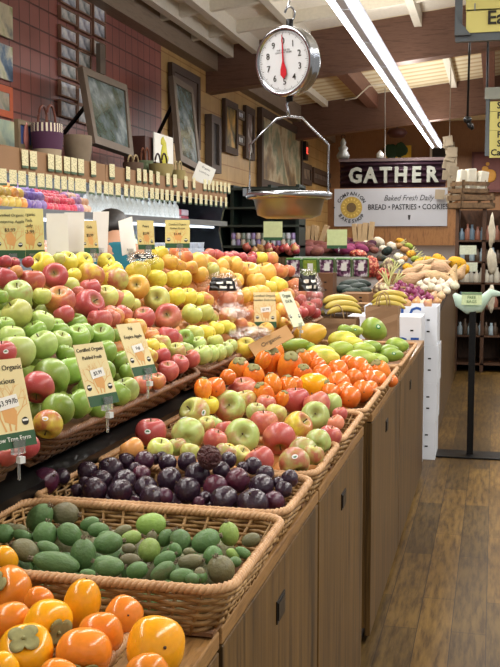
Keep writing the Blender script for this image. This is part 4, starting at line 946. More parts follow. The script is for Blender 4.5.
for k in range(7):
    for l in range(2):
        P=un(152+k*7.,205,X=-2.95)
        o=MB().box(-.05,.05,-.11,.11,0,.06).build('produce_carton',plain('#e6d3da' if (k+l)%2 else '#d46a76',.4,0,.2,30),None,False,.01); o.location=(P.x-.14,P.y,1.68+l*.065); tag(o,f"small pink and white carton, {od(k)} from left, {['lower','upper'][l]} layer behind the bags",'carton','cartons on the case shelf')
# ---------------------------------------------------------------- pictures, photographs and easels
def art(name,stops,sc=3,det=4):
    t=NT('picture_'+name); f=t.noise(t.co('Object',(1,1,1)),sc,det,.6); return t.set(t.ramp(f,stops),.45)
darkframe=plain('#4a382b',.6,0,.2,10); greyframe=plain('#6e6154',.6,0,.2,10)
def framed(c0,c1,label,frame,picture,X0=None,depth=.03,fw=.04,cat='picture',group=None,name='framed_picture',glass=False):
    """picture flat on a wall plane X = X0, between two pixel corners (top left, bottom right)"""
    a=un(*c0,X=X0); b=un(*c1,X=X0); y0,y1=a.y,b.y
    zt=a.z; zb=b.z; c=Vector((X0,(y0+y1)/2,(zt+zb)/2))
    r=empty(name,c,label,cat,group); hy=(y1-y0)/2; hz=(zt-zb)/2; mb=MB()
    if frame:
        mb.box(0,depth,-hy,hy,hz-fw,hz); mb.box(0,depth,-hy,hy,-hz,-hz+fw); mb.box(0,depth,-hy,-hy+fw,-hz+fw,hz-fw); mb.box(0,depth,hy-fw,hy,-hz+fw,hz-fw); mb.build('frame',frame,r)
    else: fw=0
    MB().box(0,depth*.6,-hy+fw,hy-fw,-hz+fw,hz-fw).build('canvas',picture,r); return r
photo=[art('p%d'%i,s,9,3) for i,s in enumerate(([(.35,'#5a6670'),(.5,'#a4acbc'),(.65,'#e4e4e6')],[(.35,'#4f5f5c'),(.5,'#a2a8a8'),(.65,'#dcd8d4')],[(.35,'#7f7a80'),(.5,'#b8bccc'),(.65,'#f0f0f0')]))]
pframe=plain('#94705c',.6,0,.1)
k=0
for col,(x,ys,w_) in enumerate(((66,(0,16,35,53,71,90,110),17),(82,(7,25,43,60,77,97,115),13.5),(97,(14,30,49),12.5))):
    for j,y in enumerate(ys):
        sl=.4
        framed((x-w_/2,y-7-4),(x+w_/2,y+7+4),f"small framed photograph on red tiles, {['left','middle','right'][col]} column, {od(j)} from the top",pframe,photo[k%3],XW+.005,.03,.012,'photograph','small photographs on the tiled wall'); k+=1
framed((-14,-4),(11,40),'pale abstract poster at the upper left edge of the tiled wall',None,art('a',[(.3,'#5c6a74'),(.45,'#c9c0a0'),(.55,'#d8cfae'),(.7,'#8c9a4e')],4),XW+.01)
framed((-14,38),(11,82),'blue and white landscape poster at the left edge, second from top',None,art('b',[(.3,'#27344c'),(.45,'#5b7690'),(.55,'#d3d0b8'),(.7,'#8fa04a')],3.5),XW+.01)
framed((-14,80),(12,119),'orange-bordered poster at the left edge, third from top',plain('#cc6a48',.6),art('c',[(.3,'#5a7a70'),(.5,'#b8a890'),(.7,'#8898a0')],5),XW+.01,.012,.05)
framed((-14,116),(13,152),'pale green poster with dark lettering at the left edge, fourth from top',None,art('d',[(.3,'#4c6a68'),(.5,'#8a9a7c'),(.7,'#b8b080')],4),XW+.4)
r=framed((14,119),(31,151),'small blue picture of a pink figure in a brown wooden frame on the case',plain('#7c6a50',.6),plain('#3f568e',.5,0,.2,8),-3.0,.03,.03)
MB().tube([(.025,0,-.09),(.025,0,-.02),(.025,0,.07),(.025,0,.09)],[.03,.035,.02,.01],10,flat=.4).build('pink_figure',plain('#b8746a',.6),r,True)
framed((168,62),(197,150),'tall dark weathered frame on the yellow tiles behind the far easel',darkframe,plain('#5f4d42',.5,0,.3,5),XW+.01,.05,.09)
framed((205,114),(215,174),'tall narrow grey carved wood panel on the yellow wall',plain('#5c5049',.6,0,.2,8),plain('#2c2522',.5,0,.4,8),XW+.01,.09,.1)
framed((222,98),(235,156),'tall narrow picture of sunflowers in a brown frame, yellow wall',darkframe,art('e',[(.35,'#3b3a22'),(.5,'#8c7430'),(.62,'#d0a040')],5),XW+.01,.05,.09)
framed((236,109),(242,121),'small grey framed photograph, upper of two on the yellow wall',greyframe,photo[0],XW+.01,.04,.03)
framed((236,134),(242,146),'small grey framed photograph, lower of two on the yellow wall',greyframe,photo[1],XW+.01,.04,.03)
framed((243,105),(252,161),'tall narrow brown picture with white figure on the yellow wall',darkframe,art('f',[(.35,'#4c352a'),(.5,'#7f6a5c'),(.62,'#c9c4bc')],5),XW+.01,.05,.1)
framed((257,107),(299,196),'very large painting in muted browns and greens on the yellow wall',darkframe,art('g',[(.32,'#3c3526'),(.42,'#8a6c3c'),(.5,'#c2b490'),(.58,'#6f7c5c'),(.7,'#b08a58')],1.3,5),XW+.01,.08,.12)
framed((300,162),(309,186),'dark red framed picture, left of two near the back corner',darkframe,art('h',[(.4,'#3a2a22'),(.6,'#8c7860')],5),XW+.01,.06,.1)
framed((311,167),(329,188),'long dark framed picture, right of two near the back corner',darkframe,art('i',[(.4,'#2f2622'),(.6,'#77685a')],5),XW+.01,.06,.1)
P=un(304.5,151,X=XW+.1); r=empty('clock',P,'small black digital clock with red digits on the yellow wall','clock'); MB().box(-.05,.05,-.12,.12,-.17,.17).build('clock_case',black,r); textmesh('12',.18,emis('#ff2a14',2.),'red_digits',r,Matrix.Rotation(PI/2,4,'Z')@Matrix.Translation((0,-.052,0)),extr=.002)
tm=MB().tube([un(*p,X=XW+.02) for p in ((161,42),(172,48),(182,56),(196,62),(206,66))],.012,6).build('cable',black,None,True); tag(tm,'dark cable sagging along the top of the yellow tiles','cable')
# easel boards leaning on top of the case
mir=NT('glossy_landscape'); mv=mir.co('Object',(1,1,1)); mir=mir.set(mir.ramp(mir.noise(mv,4,5,.6),[(.3,'#23342c'),(.45,'#56665c'),(.55,'#6e7c80'),(.7,'#a8b4b4')]),.07,0,1.)
def leaning(c,label,frame,pic,fw,prop=True,group=None):
    """c: four corner points tl tr br bl in the place"""
    tl_,tr_,br_,bl_=c; o=(bl_+br_)/2; r=empty('framed_landscape',o,label,'picture',group)
    n=(tr_-tl_).cross(bl_-tl_).normalized(); n=n if n.dot(CP-o)>0 else -n
    def quad(a,b,c_,d): return [a-o,b-o,c_-o,d-o]
    ex=(tr_-tl_).normalized()*fw; ez=(tl_-bl_).normalized()*fw
    i=[tl_+ex-ez,tr_-ex-ez,br_-ex+ez,bl_+ex+ez]; O=[tl_,tr_,br_,bl_]
    mb=MB()
    for k in range(4):
        a,b,c_,d=O[k],O[(k+1)%4],i[(k+1)%4],i[k]; q=quad(a,b,c_,d); mb.add([v for v in q]+[v-n*.05 for v in q],[(0,1,2,3),(7,6,5,4),(0,4,5,1),(1,5,6,2),(2,6,7,3),(3,7,4,0)])
    mb.build('frame',frame,r)
    q=quad(*i); MB().add([v-n*.015 for v in q]+[v-n*.03 for v in q],[(0,1,2,3),(7,6,5,4)]).build('glazed_picture',pic,r)
    MB().tube([tl_*.6+tr_*.4-o-n*.06-ez*2,Vector((XW+.06,(tl_.y+tr_.y)/2-.35,bl_.z-.02))-o],.02,6).build('prop_leg',black,r)
    return r
def quadL(bl,br,X,H,lean,dy=0):
    b0=un(*bl,X=X); b1=un(*br,X=X); 
    t=Vector((-math.sin(lean)*H,dy,math.cos(lean)*H)); return [b0+t,b1+t,b1,b0]
q=quadL((96,143),(134,153),-3.0,1.0,.1); 
tl_,tr_,br_,bl_=un(82.5,66,X=-3.18),un(127,85,X=-3.18),un(134,156,X=-2.98),un(95.5,143,X=-2.98)
leaning([tl_,tr_,br_,bl_],'large landscape picture in a weathered wooden frame leaning above the case, nearer one',greyframe,mir,.07)
tl_,tr_,br_,bl_=un(173,75,X=-3.2),un(193,88,X=-3.2),un(202,172,X=-2.98),un(181,161,X=-2.98)
leaning([tl_,tr_,br_,bl_],'tall narrow landscape picture in a pale wooden frame leaning beside the yellow tiles',greyframe,mir,.08)
# props behind the frames
for (x,y0,y1,X,lb) in ((101,44,74,XW+.12,'upright weathered post of the nearer easel'),(56,135,152,-3.1,'')):
    if not lb: continue
    a=un(x,y1,X=X); b=un(x-2,y0,X=X); r=MB().box(-.02,.02,-.06,.06,0,(b-a).length).build('easel_post',greyframe); r.location=a; tag(r,lb,'post')
# woven baskets on the case top
cap=2.038
wv1=NT('striped_weave'); tc=wv1.nd('ShaderNodeTexCoord'); se=wv1.nd('ShaderNodeSeparateXYZ'); wv1.ln(tc.outputs['Object'],se.inputs[0])
at=wv1.math('ARCTAN2',se.outputs[1],se.outputs[0]); zz=se.outputs[2]
st=wv1.math('GREATER_THAN',wv1.math('SINE',wv1.math('MULTIPLY',at,26.)),.1); bd=wv1.math('MULTIPLY',wv1.math('GREATER_THAN',zz,.16),wv1.math('LESS_THAN',zz,.26))
c=wv1.mix(wv1.math('MULTIPLY',st,bd),'#4a2440','#e0d4b8'); c=wv1.mix(wv1.math('LESS_THAN',zz,.05),c,'#a89478'); c=wv1.mix(wv1.math('GREATER_THAN',zz,.335),c,'#a89478'); wv1=wv1.set(c,.8)
def tote(px,X,w_,h,label,mat,handle=True,flat=.8,hm=None,hh=.13,place_z=cap,group='baskets on top of the case'):
    P=un(px,150,X=X); P.z=place_z; r=empty('woven_basket',P,label,'basket',group)
    def fn(v,q): return Vector((v.x*flat,v.y,v.z+.004*math.sin(q*18)*0))
    prof=[(w_*.42,0)]
    for i in range(1,15): u=i/14; prof+= [(w_*(.42+.1*math.sin(u*1.9)),h*(u-.035)),(w_*(.42+.1*math.sin(u*1.9))+.004,h*u)]
    prof+=[(w_*.47,h),(w_*.4,.03)]
    MB().lathe(prof,32,None,fn).build('woven_body',mat,r,True)
    if handle: 
        for s in (1,-1): MB().tube([(s*w_*.12,math.cos(a)*w_*.3,h-.01+math.sin(a)*hh) for a in [PI*i/14 for i in range(15)]],.008,8).build('handle',hm or plain('#6b3a2c',.6),r,True)
    return r
tote(47.5,-2.86,.235,.215,'purple woven basket with black and white band and brown handle',wv1)
tote(78,-2.86,.225,.19,'plain grey-brown woven basket beside the purple striped one',plain('#7c6c58',.8,0,.3,12),False)
gb=plain('#6f7c5c',.8,0,.3,14); bbk=plain('#5e4838',.8,0,.3,14); yb=plain('#9a8a58',.8,0,.3,14)
tote(133,-2.84,.19,.08,'low dark wicker basket with pale twig handles, left of the green one',bbk,hm=plain('#a08c68',.8),hh=.07)
tote(145,-2.98,.16,.15,'grey-green woven basket with rusty handle below the yellow card',gb,hm=plain('#7d4a34',.8),hh=.12)
tote(161,-2.80,.24,.11,'wide low basket with dark hooped handle in front of the dark box',yb,hm=plain('#3a2522',.8),hh=.1)
tote(178,-2.84,.16,.1,'small pale basket with crossed twig handles at the right',yb,hm=plain('#b0a078',.8),hh=.09)
Pb=un(146,166,X=-3.12); r=empty('wooden_crate',(Pb.x,Pb.y,cap),'dark brown box with a card of a yellow bird standing on the case','box')
MB().box(-.1,.1,-.3,.5,0,.38).build('crate_body',plain('#4a2a22',.6,0,.15),r)
P0=un(153,132,X=-3.0); P1=un(172,166,X=-3.0); o=Vector(r.location)
MB().box(P0.x-o.x,P0.x-o.x+.012,P0.y-o.y,P1.y-o.y,P1.z-o.z,P0.z-o.z).build('white_card',whitec,r)
ys=(P0.y+P1.y)/2-o.y; zm=(P0.z+P1.z)/2-o.z; Hh=(P0.z-P1.z)
MB().tube([(P0.x-o.x+.012,ys+a*Hh,zm+b*Hh) for a,b in ((-.3,.14),(-.26,.24),(-.12,.28),(-.02,.18),(0,0),(-.04,-.2),(.02,-.38),(.1,-.48))],[.015,.03,.045,.06,.07,.09,.11,.1],8,flat=.25).build('yellow_bird',plain('#c9c23a',.6),r,True)
P=un(203,172,X=-2.84); card(204,174,20,dep(P),20,10,1.,'white printed leaflet leaning at the foot of the narrow landscape',L(('Organic',.3,.15),('Local Farms',.05,.12)),style='plain',board=whitec,foot=False,seal=False,name='leaflet',roll=25)
# ---------------------------------------------------------------- hanging scale
hs=empty('hanging_scale',un(289.5,62,D=3.9),'round white-faced hanging scale with steel pan and red needle','scale')
o=Vector(hs.location); chrome=plain('#a8abb0',.18,.95,.03); face=plain('#d6dadd',.4,0,.02); red=plain('#c0202c',.4)
ya=AZ-math.radians(-33) ; Mf=Matrix.Rotation(AZ-math.radians(36),4,'Z')@Matrix.Rotation(math.radians(5),4,'X')
Rr=.128
Ml=Mf@Matrix.Rotation(PI/2,4,'X')   # lathe z -> -y (towards viewer)
MB().lathe([(.0,-.035),(Rr*.9,-.035),(Rr*1.02,-.02),(Rr*1.05,.0),(Rr*1.0,.012),(Rr*1.05,.03),(Rr*1.02,.045),(Rr*.93,.048),(Rr*.9,.036),(0,.036)],48,Ml).build('housing',chrome,hs,True)
MB().lathe([(0,.037),(Rr*.9,.037),(Rr*.9,.039),(0,.039)],48,Ml).build('dial_face',face,hs)
FN=Mf@Matrix.Translation((0,-.0405,0))
for k in range(10):
    a=2*PI*k/10; textmesh(str(k),.034,ink,'numeral',hs,FN@Matrix.Translation((math.sin(a)*Rr*.6,0,math.cos(a)*Rr*.6)),extr=.0003,bold=.0003)
textmesh('THE SCALE CO\nLEGAL FOR TRADE',.009,ink,'dial_lettering',hs,FN@Matrix.Translation((0,0,.038)),extr=.0002)
mb=MB()
for k in range(100):
    a=2*PI*k/100; r0,r1=Rr*(.83 if k%5 else .78),Rr*.87; w_=.0009; e=Vector((math.cos(a),0,-math.sin(a))); d=Vector((math.sin(a),0,math.cos(a)))
    mb.add([FN@(d*r0+e*w_),FN@(d*r0-e*w_),FN@(d*r1-e*w_),FN@(d*r1+e*w_)],[(0,1,2,3)])
mb.build('tick_marks',ink,hs)
MB().poly([(-.0035,0),(-.0015,.1),(.0015,.1),(.0035,0),(.013,-.03),(.014,-.05),(0,-.066),(-.014,-.05),(-.013,-.03)],.002,FN@Matrix.Translation((0,-.004,0))).build('needle',red,hs)
def lk(p): return p-o
top=o+Vector((0,0,Rr*1.03))
MB().tube([lk(top-Vector((0,0,.02))),lk(top+Vector((0,0,.03)))],.014,10).build('top_lug',darkmetal,hs,True)
MB().tube([lk(top+Vector((0,0,.02)))+Vector((math.sin(a)*.02,0,.03-math.cos(a)*.028)) for a in [i*.5 for i in range(10)]]+[lk(top+Vector((.0,0,.1)))],.004,8).build('top_hook',chrome,hs,True)
mb=MB(); ztop=zc(o.x)
z=top.z+.1; k=0
while z<ztop-.02:
    c=Vector((o.x,o.y,z+.018)); pts=[]
    for i in range(10):
        a=2*PI*i/10; d=Vector((math.cos(a)*.008,0,math.sin(a)*.018)) if k%2 else Vector((0,math.cos(a)*.008,math.sin(a)*.018)); pts.append(lk(c+d))
    mb.tube(pts,.0022,5,True); z+=.029; k+=1
mb.build('chain',chrome,hs,True)
bt=o-Vector((0,0,Rr*1.03)); MB().tube([lk(bt+Vector((0,0,.02))),lk(bt-Vector((0,0,.02)))],.014,10).build('bottom_lug',darkmetal,hs,True)
kz=un(287,116,D=3.9).z
MB().tube([lk(bt-Vector((0,0,.015))),lk(bt-Vector((.012,0,.03))),lk(bt-Vector((.008,0,.05))),lk(Vector((o.x,o.y,kz)))],.006,8).build('bottom_hook',chrome,hs,True)
E_=RT
pz=un(286,193,D=3.9); pr_=.158
pc=Vector((o.x,o.y,pz.z))
for s in (0,):
    pts=[pc-E_*.155+Vector((0,0,.0)),pc-E_*.155+Vector((0,0,.19)),Vector((o.x,o.y,kz-.005))-E_*.05+Vector((0,0,-.003)),Vector((o.x,o.y,kz))-E_*.0,Vector((o.x,o.y,kz-.005))+E_*.05,pc+E_*.155+Vector((0,0,.19)),pc+E_*.155]
    MB().tube([lk(p) for p in pts],.0045,8).build('pan_hanger',chrome,hs,True)
t=NT('used_steel'); us=t.set(t.ramp(t.noise(t.co(),4,4),[(.3,'#8c8778'),(.7,'#b4b0a4')]),.33,.85)
Mp=Matrix.Translation(lk(pc))
MB().lathe([(.0,-.1),(.09,-.098),(.125,-.085),(.138,-.03),(.15,-.012),(.163,-.01),(.165,-.002),(.162,.004),(.15,.002),(.14,-.02),(.12,-.08),(0,-.09)],56,Mp).build('pan',us,hs,True)
MB().lathe([(.162,-.022),(.170,-.018),(.171,.0),(.163,.004)],56,Mp).build('pan_rim',chrome,hs,True)
MB().box(-.008,.008,-.01,.01,-.01,.02,Matrix.Translation(lk(pc-E_*.172))).build('rim_clip',chrome,hs)
# ---------------------------------------------------------------- bakery stand, banner and GATHER sign
pine=wood('pine_panel','#7c5029','#a06e3c',(3.2,3.2,.5),rough=.4)
Yb=15.2
xa,xb=un(333,200,Y=Yb).x,un(458,200,Y=Yb).x; zt_=un(440,187,Y=Yb).z
tag(MB().box(xa,xb,Yb,Yb+.25,0,zt_).build('bakery_partition',pine),'tall orange-brown wooden partition behind the vegetables carrying the banner','partition')
Y2=Yb-.03; a=un(334.5,189,Y=Y2); b=un(447,226,Y=Y2); c=(a+b)/2
bn=empty('banner',c,'white cloth bakery banner reading Baked Fresh Daily, bread pastries cookies','banner'); W_,H_=b.x-a.x,a.z-b.z
cloth=plain('#b6b7bc',.8,0,.05,3); gold=plain('#b89a48',.6); grey=plain('#3a3a3c',.6)
MB().box(-W_/2,W_/2,-.005,.005,-H_/2,H_/2).build('cloth',cloth,bn)
T0=lambda x,z:Matrix.Translation((x*W_,-.008,z*H_))
textmesh('Baked Fresh Daily',H_*.21,grey,'script_lettering',bn,T0(.16,.24),shear=.35,extr=.001,sx=.85)
textmesh('BREAD • PASTRIES • COOKIES',H_*.2,grey,'lettering',bn,T0(.155,.0),extr=.001,sx=.80,bold=.002)
MB().poly([(-.02,.03),(.02,.03),(.012,-.04),(-.012,-.04)],.003,T0(.17,-.26)).build('cupcake_mark',grey,bn)
lx=-.345
Mlg=T0(lx,0)@Matrix.Rotation(PI/2,4,'X')
MB().lathe([(H_*.29,0),(H_*.29,.002),(0,.002)],32,Mlg).build('logo_disc',gold,bn)
mb=MB()
for k in range(16):
    m=T0(lx,0)@Matrix.Rotation(2*PI*k/16,4,'Y'); mb.poly([(-.012,H_*.19),(0,H_*.275),(.012,H_*.19)],.0045,m)
mb.build('logo_petals',plain('#d8bf6a',.6),bn)
MB().lathe([(H_*.13,.002),(H_*.13,.006),(H_*.05,.006),(H_*.05,.003),(0,.003)],24,Mlg).build('logo_centre',plain('#6b5636',.6),bn)
for word,s,off_ in (('COMPANION',1,0),('BAKESHOP',-1,0)):
    for k,ch in enumerate(word):
        a_=(k-(len(word)-1)/2)*.27*s; m=T0(lx,0)@Matrix.Rotation(a_,4,'Y')@Matrix.Translation((0,0,s*H_*.37))
        textmesh(ch,H_*.13,grey,'logo_letter',bn,m,extr=.001,bold=.002)
for s in (-1,1): MB().poly([(0,.015),(.015,0),(0,-.015),(-.015,0)],.003,T0(lx+s*.155,0)).build('logo_dot',grey,bn)
# GATHER
a=un(339,161.5,Y=Y2); b=un(445,187,Y=Y2); c=(a+b)/2; c.y=Yb+.1; W_,H_=b.x-a.x,a.z-b.z
gs=empty('gather_sign',c,'dark corrugated metal sign reading GATHER in white marquee letters','sign')
mb=MB(); n=40
prof=[(-.01-.022*math.cos(i/n*2*PI*4.5)) for i in range(n+1)]
vs=[]
for i,d in enumerate(prof):
    z=-H_/2+H_*i/n; vs+=[(-W_/2,d,z),(W_/2,d,z),(-W_/2,.06,z),(W_/2,.06,z)]
mb.add(vs,[(i*4,i*4+1,i*4+5,i*4+4) for i in range(n)]+[(i*4+2,i*4+6,i*4+7,i*4+3) for i in range(n)]+[(i*4,i*4+4,i*4+6,i*4+2) for i in range(n)]+[(i*4+1,i*4+3,i*4+7,i*4+5) for i in range(n)])
mb.build('corrugated_sheet',plain('#3a2430',.4,.3,.2),gs,True)
MB().box(-W_/2-.02,W_/2+.02,-.03,.07,H_/2,H_/2+.045).build('top_batten',plain('#6b5a5a',.5,.3),gs)
for k,ch in enumerate('GATHER'):
    x=(-.345+.144*k)*W_
    textmesh(ch,H_*.78,plain('#a3a59a',.5,.1,.1),'letter',gs,Matrix.Translation((x,-.075,-.02)),extr=.04,bold=.012,sx=.88)
def finial(px,label):
    P=un(px,160,Y=Yb+.1); P.z=c.z+H_/2+.05; r=empty('lantern',P,label,'lantern','small lanterns on the sign')
    MB().lathe([(.0,0),(.09,0),(.1,.05),(.06,.12),(.075,.16),(.035,.2),(.045,.24),(.015,.3),(0,.31)],18).build('lantern_body',plain('#8d8d88',.4,.5,.2),r,True)
    MB().tube([(math.cos(a)*.03,0,.33+math.sin(a)*.03) for a in [2*PI*i/10 for i in range(10)]],.005,6,True).build('ring',darkmetal,r,True)
finial(343,'grey metal lantern standing at the left end of the GATHER sign'); P=un(380,161,Y=Yb+.1); 
r=MB().lathe([(0,0),(.05,0),(.06,.06),(.02,.11),(0,.12)],14).build('small_bell',plain('#c4c4c0',.4,.4),None,True); r.location=(P.x,P.y,c.z+H_/2+.045); tag(r,'small white bell standing on the GATHER sign','bell')
# wooden shingle hanging at the right end of the sign
P=un(449.5,141,Y=Yb-.15); r=empty('wooden_mobile',P,'hanging mobile of overlapping pale wooden shingles beside the GATHER sign','mobile')
MB().tube([(0,0,-.2),(0,0,1.4)],.006,6).build('cord',plain('#8a8070',.7),r)
for k in range(16):
    z=.0-.055*k; w_=.04+.008*k
    mm=Matrix.Translation((R.uniform(-w_,w_),R.uniform(-.05,.05),z))@Matrix.Rotation(R.uniform(-.5,.5),4,'Y')@Matrix.Rotation(R.uniform(-.4,.4),4,'Z')
    MB().box(-.07,.07,-.008,.008,-.07,.07,mm).build('shingle',plain('#9a8c76',.8,0,.25,8),r)
# pictures on the back wall
def backpic(x0,y0,x1,y1,label,m,frame,Y=21.85,fw=.05):
    a=un(x0,y0,Y=Y); b=un(x1,y1,Y=Y); c=(a+b)/2; r=empty('framed_picture',c,label,'picture'); w_,h=(b.x-a.x)/2,(a.z-b.z)/2
    MB().box(-w_,w_,-.02,.02,-h,h).build('frame',frame,r); MB().box(-w_+fw,w_-fw,-.03,-.02,-h+fw,h-fw).build('canvas',m,r); return r,w_,h
r,w_,h=backpic(384,146,411,166,'yellow picture of two dark green trees on the back wall',plain('#e8c440',.6),plain('#e2b838',.6))
mb=MB(); mb.ball((-w_*.45,-.04,.1),.16,12,3,.3,(1,.15,1)); mb.ball((w_*.25,-.04,.12),.15,12,5,.3,(1,.15,1)); mb.box(-w_*.5,-w_*.4,-.05,-.03,-h*.9,0); mb.box(w_*.2,w_*.3,-.05,-.03,-h*.9,0); mb.build('painted_trees',plain('#26462c',.6),r,True)
backpic(430,146,452,180,'white-edged dark picture behind the wooden mobile',plain('#2a2624',.5),whitec)
r,w_,h=backpic(472,152,510,192,'dark red poster of golden gourds on the back wall',plain('#6d3f3a',.6,0,.15),plain('#5a322e',.6))
for dx,dz,q in ((-.5,-.1,.09),(-.25,.1,.07),(-.05,-.15,.14),(-.6,-.45,.07),(-.15,.3,.04)): MB().ball((dx*w_*1.2,-.04,dz*h*1.3),q,12,2,.1,(1,.2,1)).build('painted_gourd',plain('#c48c3a',.6,0,.2),r,True)
P=un(397,133,Y=19.5); r=empty('ceiling_fan_motor',P,'dark rounded fan motor hanging below the far beam','fan'); MB().lathe([(0,-.1),(.14,-.08),(.2,.0),(.15,.08),(0,.1)],20).build('motor',plain('#4a2420',.5),r,True); MB().tube([(0,0,.1),(0,0,.9)],.015,8).build('rod',darkmetal,r)
r=MB().tube([un(x,y,Y=15.4) for x,y in ((385,88),(385,162))],.008,6).build('hanging_wire',plain('#8d857c',.5)); tag(r,'thin wire hanging from the ceiling down to the GATHER sign','wire')
r=MB().tube([un(x,y,Y=15.5) for x,y in ((345,100),(356,98),(369,86),(386,84))],.012,6).build('conduit',plain('#d8d0c0',.5),None,True); tag(r,'pale conduit bending across the cream ceiling near the second beam','conduit')
# ---------------------------------------------------------------- hanging yellow signs at the upper right
steelg=plain('#5f666a',.4,.3,.06); ysign=plain('#d0c878',.6,0,.06,6)
Ys=6.2; P=un(486,10,Y=Ys); r=empty('hanging_sign',P,'hanging sign of yellow boards in a grey metal frame at the top right','sign')
def sb(x0,y0,x1,y1,d0,d1,m,name): 
    a=un(x0,y0,Y=Ys); b=un(x1,y1,Y=Ys); return MB().box(a.x-P.x,b.x-P.x,d0,d1,b.z-P.z,a.z-P.z).build(name,m,r)
sb(456,-40,462,36,-.02,.02,steelg,'frame_post'); sb(584,-40,590,36,-.02,.02,steelg,'frame_post'); MB().tube([un(459,-39,Y=Ys)-P,un(459,-39,Y=Ys)-P+Vector((0,0,.85))],.006,6).build('hanging_wire',darkmetal,r); MB().tube([un(587,-39,Y=Ys)-P,un(587,-39,Y=Ys)-P+Vector((0,0,.85))],.006,6).build('hanging_wire',darkmetal,r); sb(455.5,28,585,36.5,-.02,.02,steelg,'frame_bar')
sb(466.5,-18,580,6.5,-.03,-.01,ysign,'board'); sb(466.5,11,580,28.5,-.03,-.01,ysign,'board')
MB().poly([(0,0),(.09,0),(0,.11)],.05,Matrix.Translation(un(455.5,37,Y=Ys)-P)).build('corner_gusset',steelg,r)
a=un(487,19.5,Y=Ys); textmesh('Eat Local',.11,ink,'lettering',r,Matrix.Translation((a.x-P.x,-.035,a.z-P.z)),'LEFT',extr=.001,bold=.002)
a=un(487,-6,Y=Ys); textmesh('Fresh Fruit',.11,ink,'lettering',r,Matrix.Translation((a.x-P.x,-.035,a.z-P.z)),'LEFT',extr=.001,bold=.002)
for x in (475,): MB().tube([un(x,6,Y=Ys)-P+Vector((0,-.03,.01)),un(x,12,Y=Ys)-P+Vector((0,-.03,0))],.004,6).build('link',alum,r)
cord=un(470,30,Y=7.5); ce=un(467.5,117,Y=7.5); r=empty('ceiling_pull',ce,'black hanging cord with a small black spring clip at its end','cord')
MB().tube([(0,0,0),cord-ce,cord-ce+Vector((0,0,1.6))],.008,6).build('cord',black,r,True); MB().ball((0,0,-.02),.03,10,1,.1,(1,.6,.9)).build('knot',black,r,True)
MB().tube([(0,0,-.03),(.02,0,-.06),(.04,0,-.09)],[.012,.022,.012],8,flat=.5).build('clip',black,r,True)
Ys=9.0; P=un(492,120,Y=Ys); r=empty('directory_sign',P,'aisle directory with stacked yellow strips below a grey bar','sign')
sb(485,88,540,98,-.03,.03,plain('#8f938a',.5,.2,.1),'top_bar'); sb(486,98,489,156,-.02,.02,steelg,'frame_post')
for k,(y,tx) in enumerate(((102,'Spices'),(112,'Flour'),(121.5,'Cereal'),(131,'Pasta'),(140,'Snacks'),(149,'Candy'))):
    sb(489.5,y,540,y+8,-.02,.0,ysign,'strip'); a=un(490.5 if k==5 else 497,y+4,Y=Ys); textmesh(tx,.075,ink,'lettering',r,Matrix.Translation((a.x-P.x,-.022,a.z-P.z)),'LEFT',extr=.001,bold=.002)
MB().tube([un(487,88,Y=Ys)-P,un(487,88,Y=Ys)-P+Vector((0,0,1.5))],.01,6).build('hanging_wire',darkmetal,r)
# ---------------------------------------------------------------- bag dispenser on black stand, crates and shelf at the right
P=un(473,455,Z=0); P.y=7.05; P.x=un(473,300,Y=7.05).x; r=empty('bag_stand',P,'black pole stand on a flat black base with green produce bags and card','stand')
MB().box(-.26,.45,-.12,.12,0,.012).build('base_plate',darkmetal,r,bevel=.003)
MB().box(-.022,.022,-.022,.022,.01,1.07).build('pole',darkmetal,r)
gbag=plain('#b8d0c0',.4,0,.12,8)
mb=MB(); pts=[(-.13,.0,1.13),(-.09,0,1.08),(-.03,0,1.045),(.04,0,1.05),(.08,0,1.1),(.12,0,1.14),(.2,0,1.13)]
mb.tube(pts,[.012,.045,.055,.05,.035,.03,.01],12,flat=.7); mb.build('produce_bag_roll',gbag,r,True)
MB().box(-.075,.06,-.065,-.06,1.06,1.145).build('price_card',plain('#cfe0b0',.6,0,.2,90),r); MB().box(-.075,.06,-.068,-.0655,1.13,1.145).build('card_header',plain('#7d9a76',.6),r)
textmesh('FREE\nBAGS',.028,plain('#5f8058',.6),'lettering',r,Matrix.Translation((-.008,-.067,1.095)),extr=.0004)
cw=wood('crate_wood','#55402c','#7d6244',(1,1,1),rough=.7)
def crate(P,w_,d,h,rz,label,tilt=0,sl=3):
    r=empty('slatted_crate',P,label,'crate','slatted wooden crates'); r.rotation_euler=(tilt,0,rz)
    for k in range(sl):
        z0=h*k/sl+.01; z1=h*(k+1)/sl-.02
        mb=MB(); mb.box(-w_/2,w_/2,-d/2,-d/2+.015,z0,z1); mb.box(-w_/2,w_/2,d/2-.015,d/2,z0,z1); mb.box(-w_/2,-w_/2+.015,-d/2,d/2,z0,z1); mb.box(w_/2-.015,w_/2,-d/2,d/2,z0,z1); mb.build('slat_course',cw,r)
    for sx in (-1,1):
        for sy in (-1,1): MB().box(sx*(w_/2-.03)-.015,sx*(w_/2-.03)+.015,sy*(d/2-.025)-.01,sy*(d/2-.025)+.01,0,h).build('corner_post',cw,r)
    MB().box(-w_/2+.01,w_/2-.01,-d/2+.01,d/2-.01,0,.01).build('bottom',cw,r); return r
Yr=11.6
rk=empty('display_rack',(un(480,0,Y=Yr).x,Yr+.3,0),'dark wooden display rack crowded with bottles and jars at the right','rack')
w0,w1=un(461.5,0,Y=Yr).x-rk.location.x,un(512,0,Y=Yr).x-rk.location.x
dw=wood('rack_wood','#3a261a','#5a3c28',(3,3,1),rough=.6)
for x in (w0,w0+(w1-w0)*.55,w1): MB().box(x-.02,x+.02,-.28,.28,0,1.85).build('upright',dw,rk)
MB().box(w0,w1,.26,.28,0,1.85).build('rack_back',dw,rk)
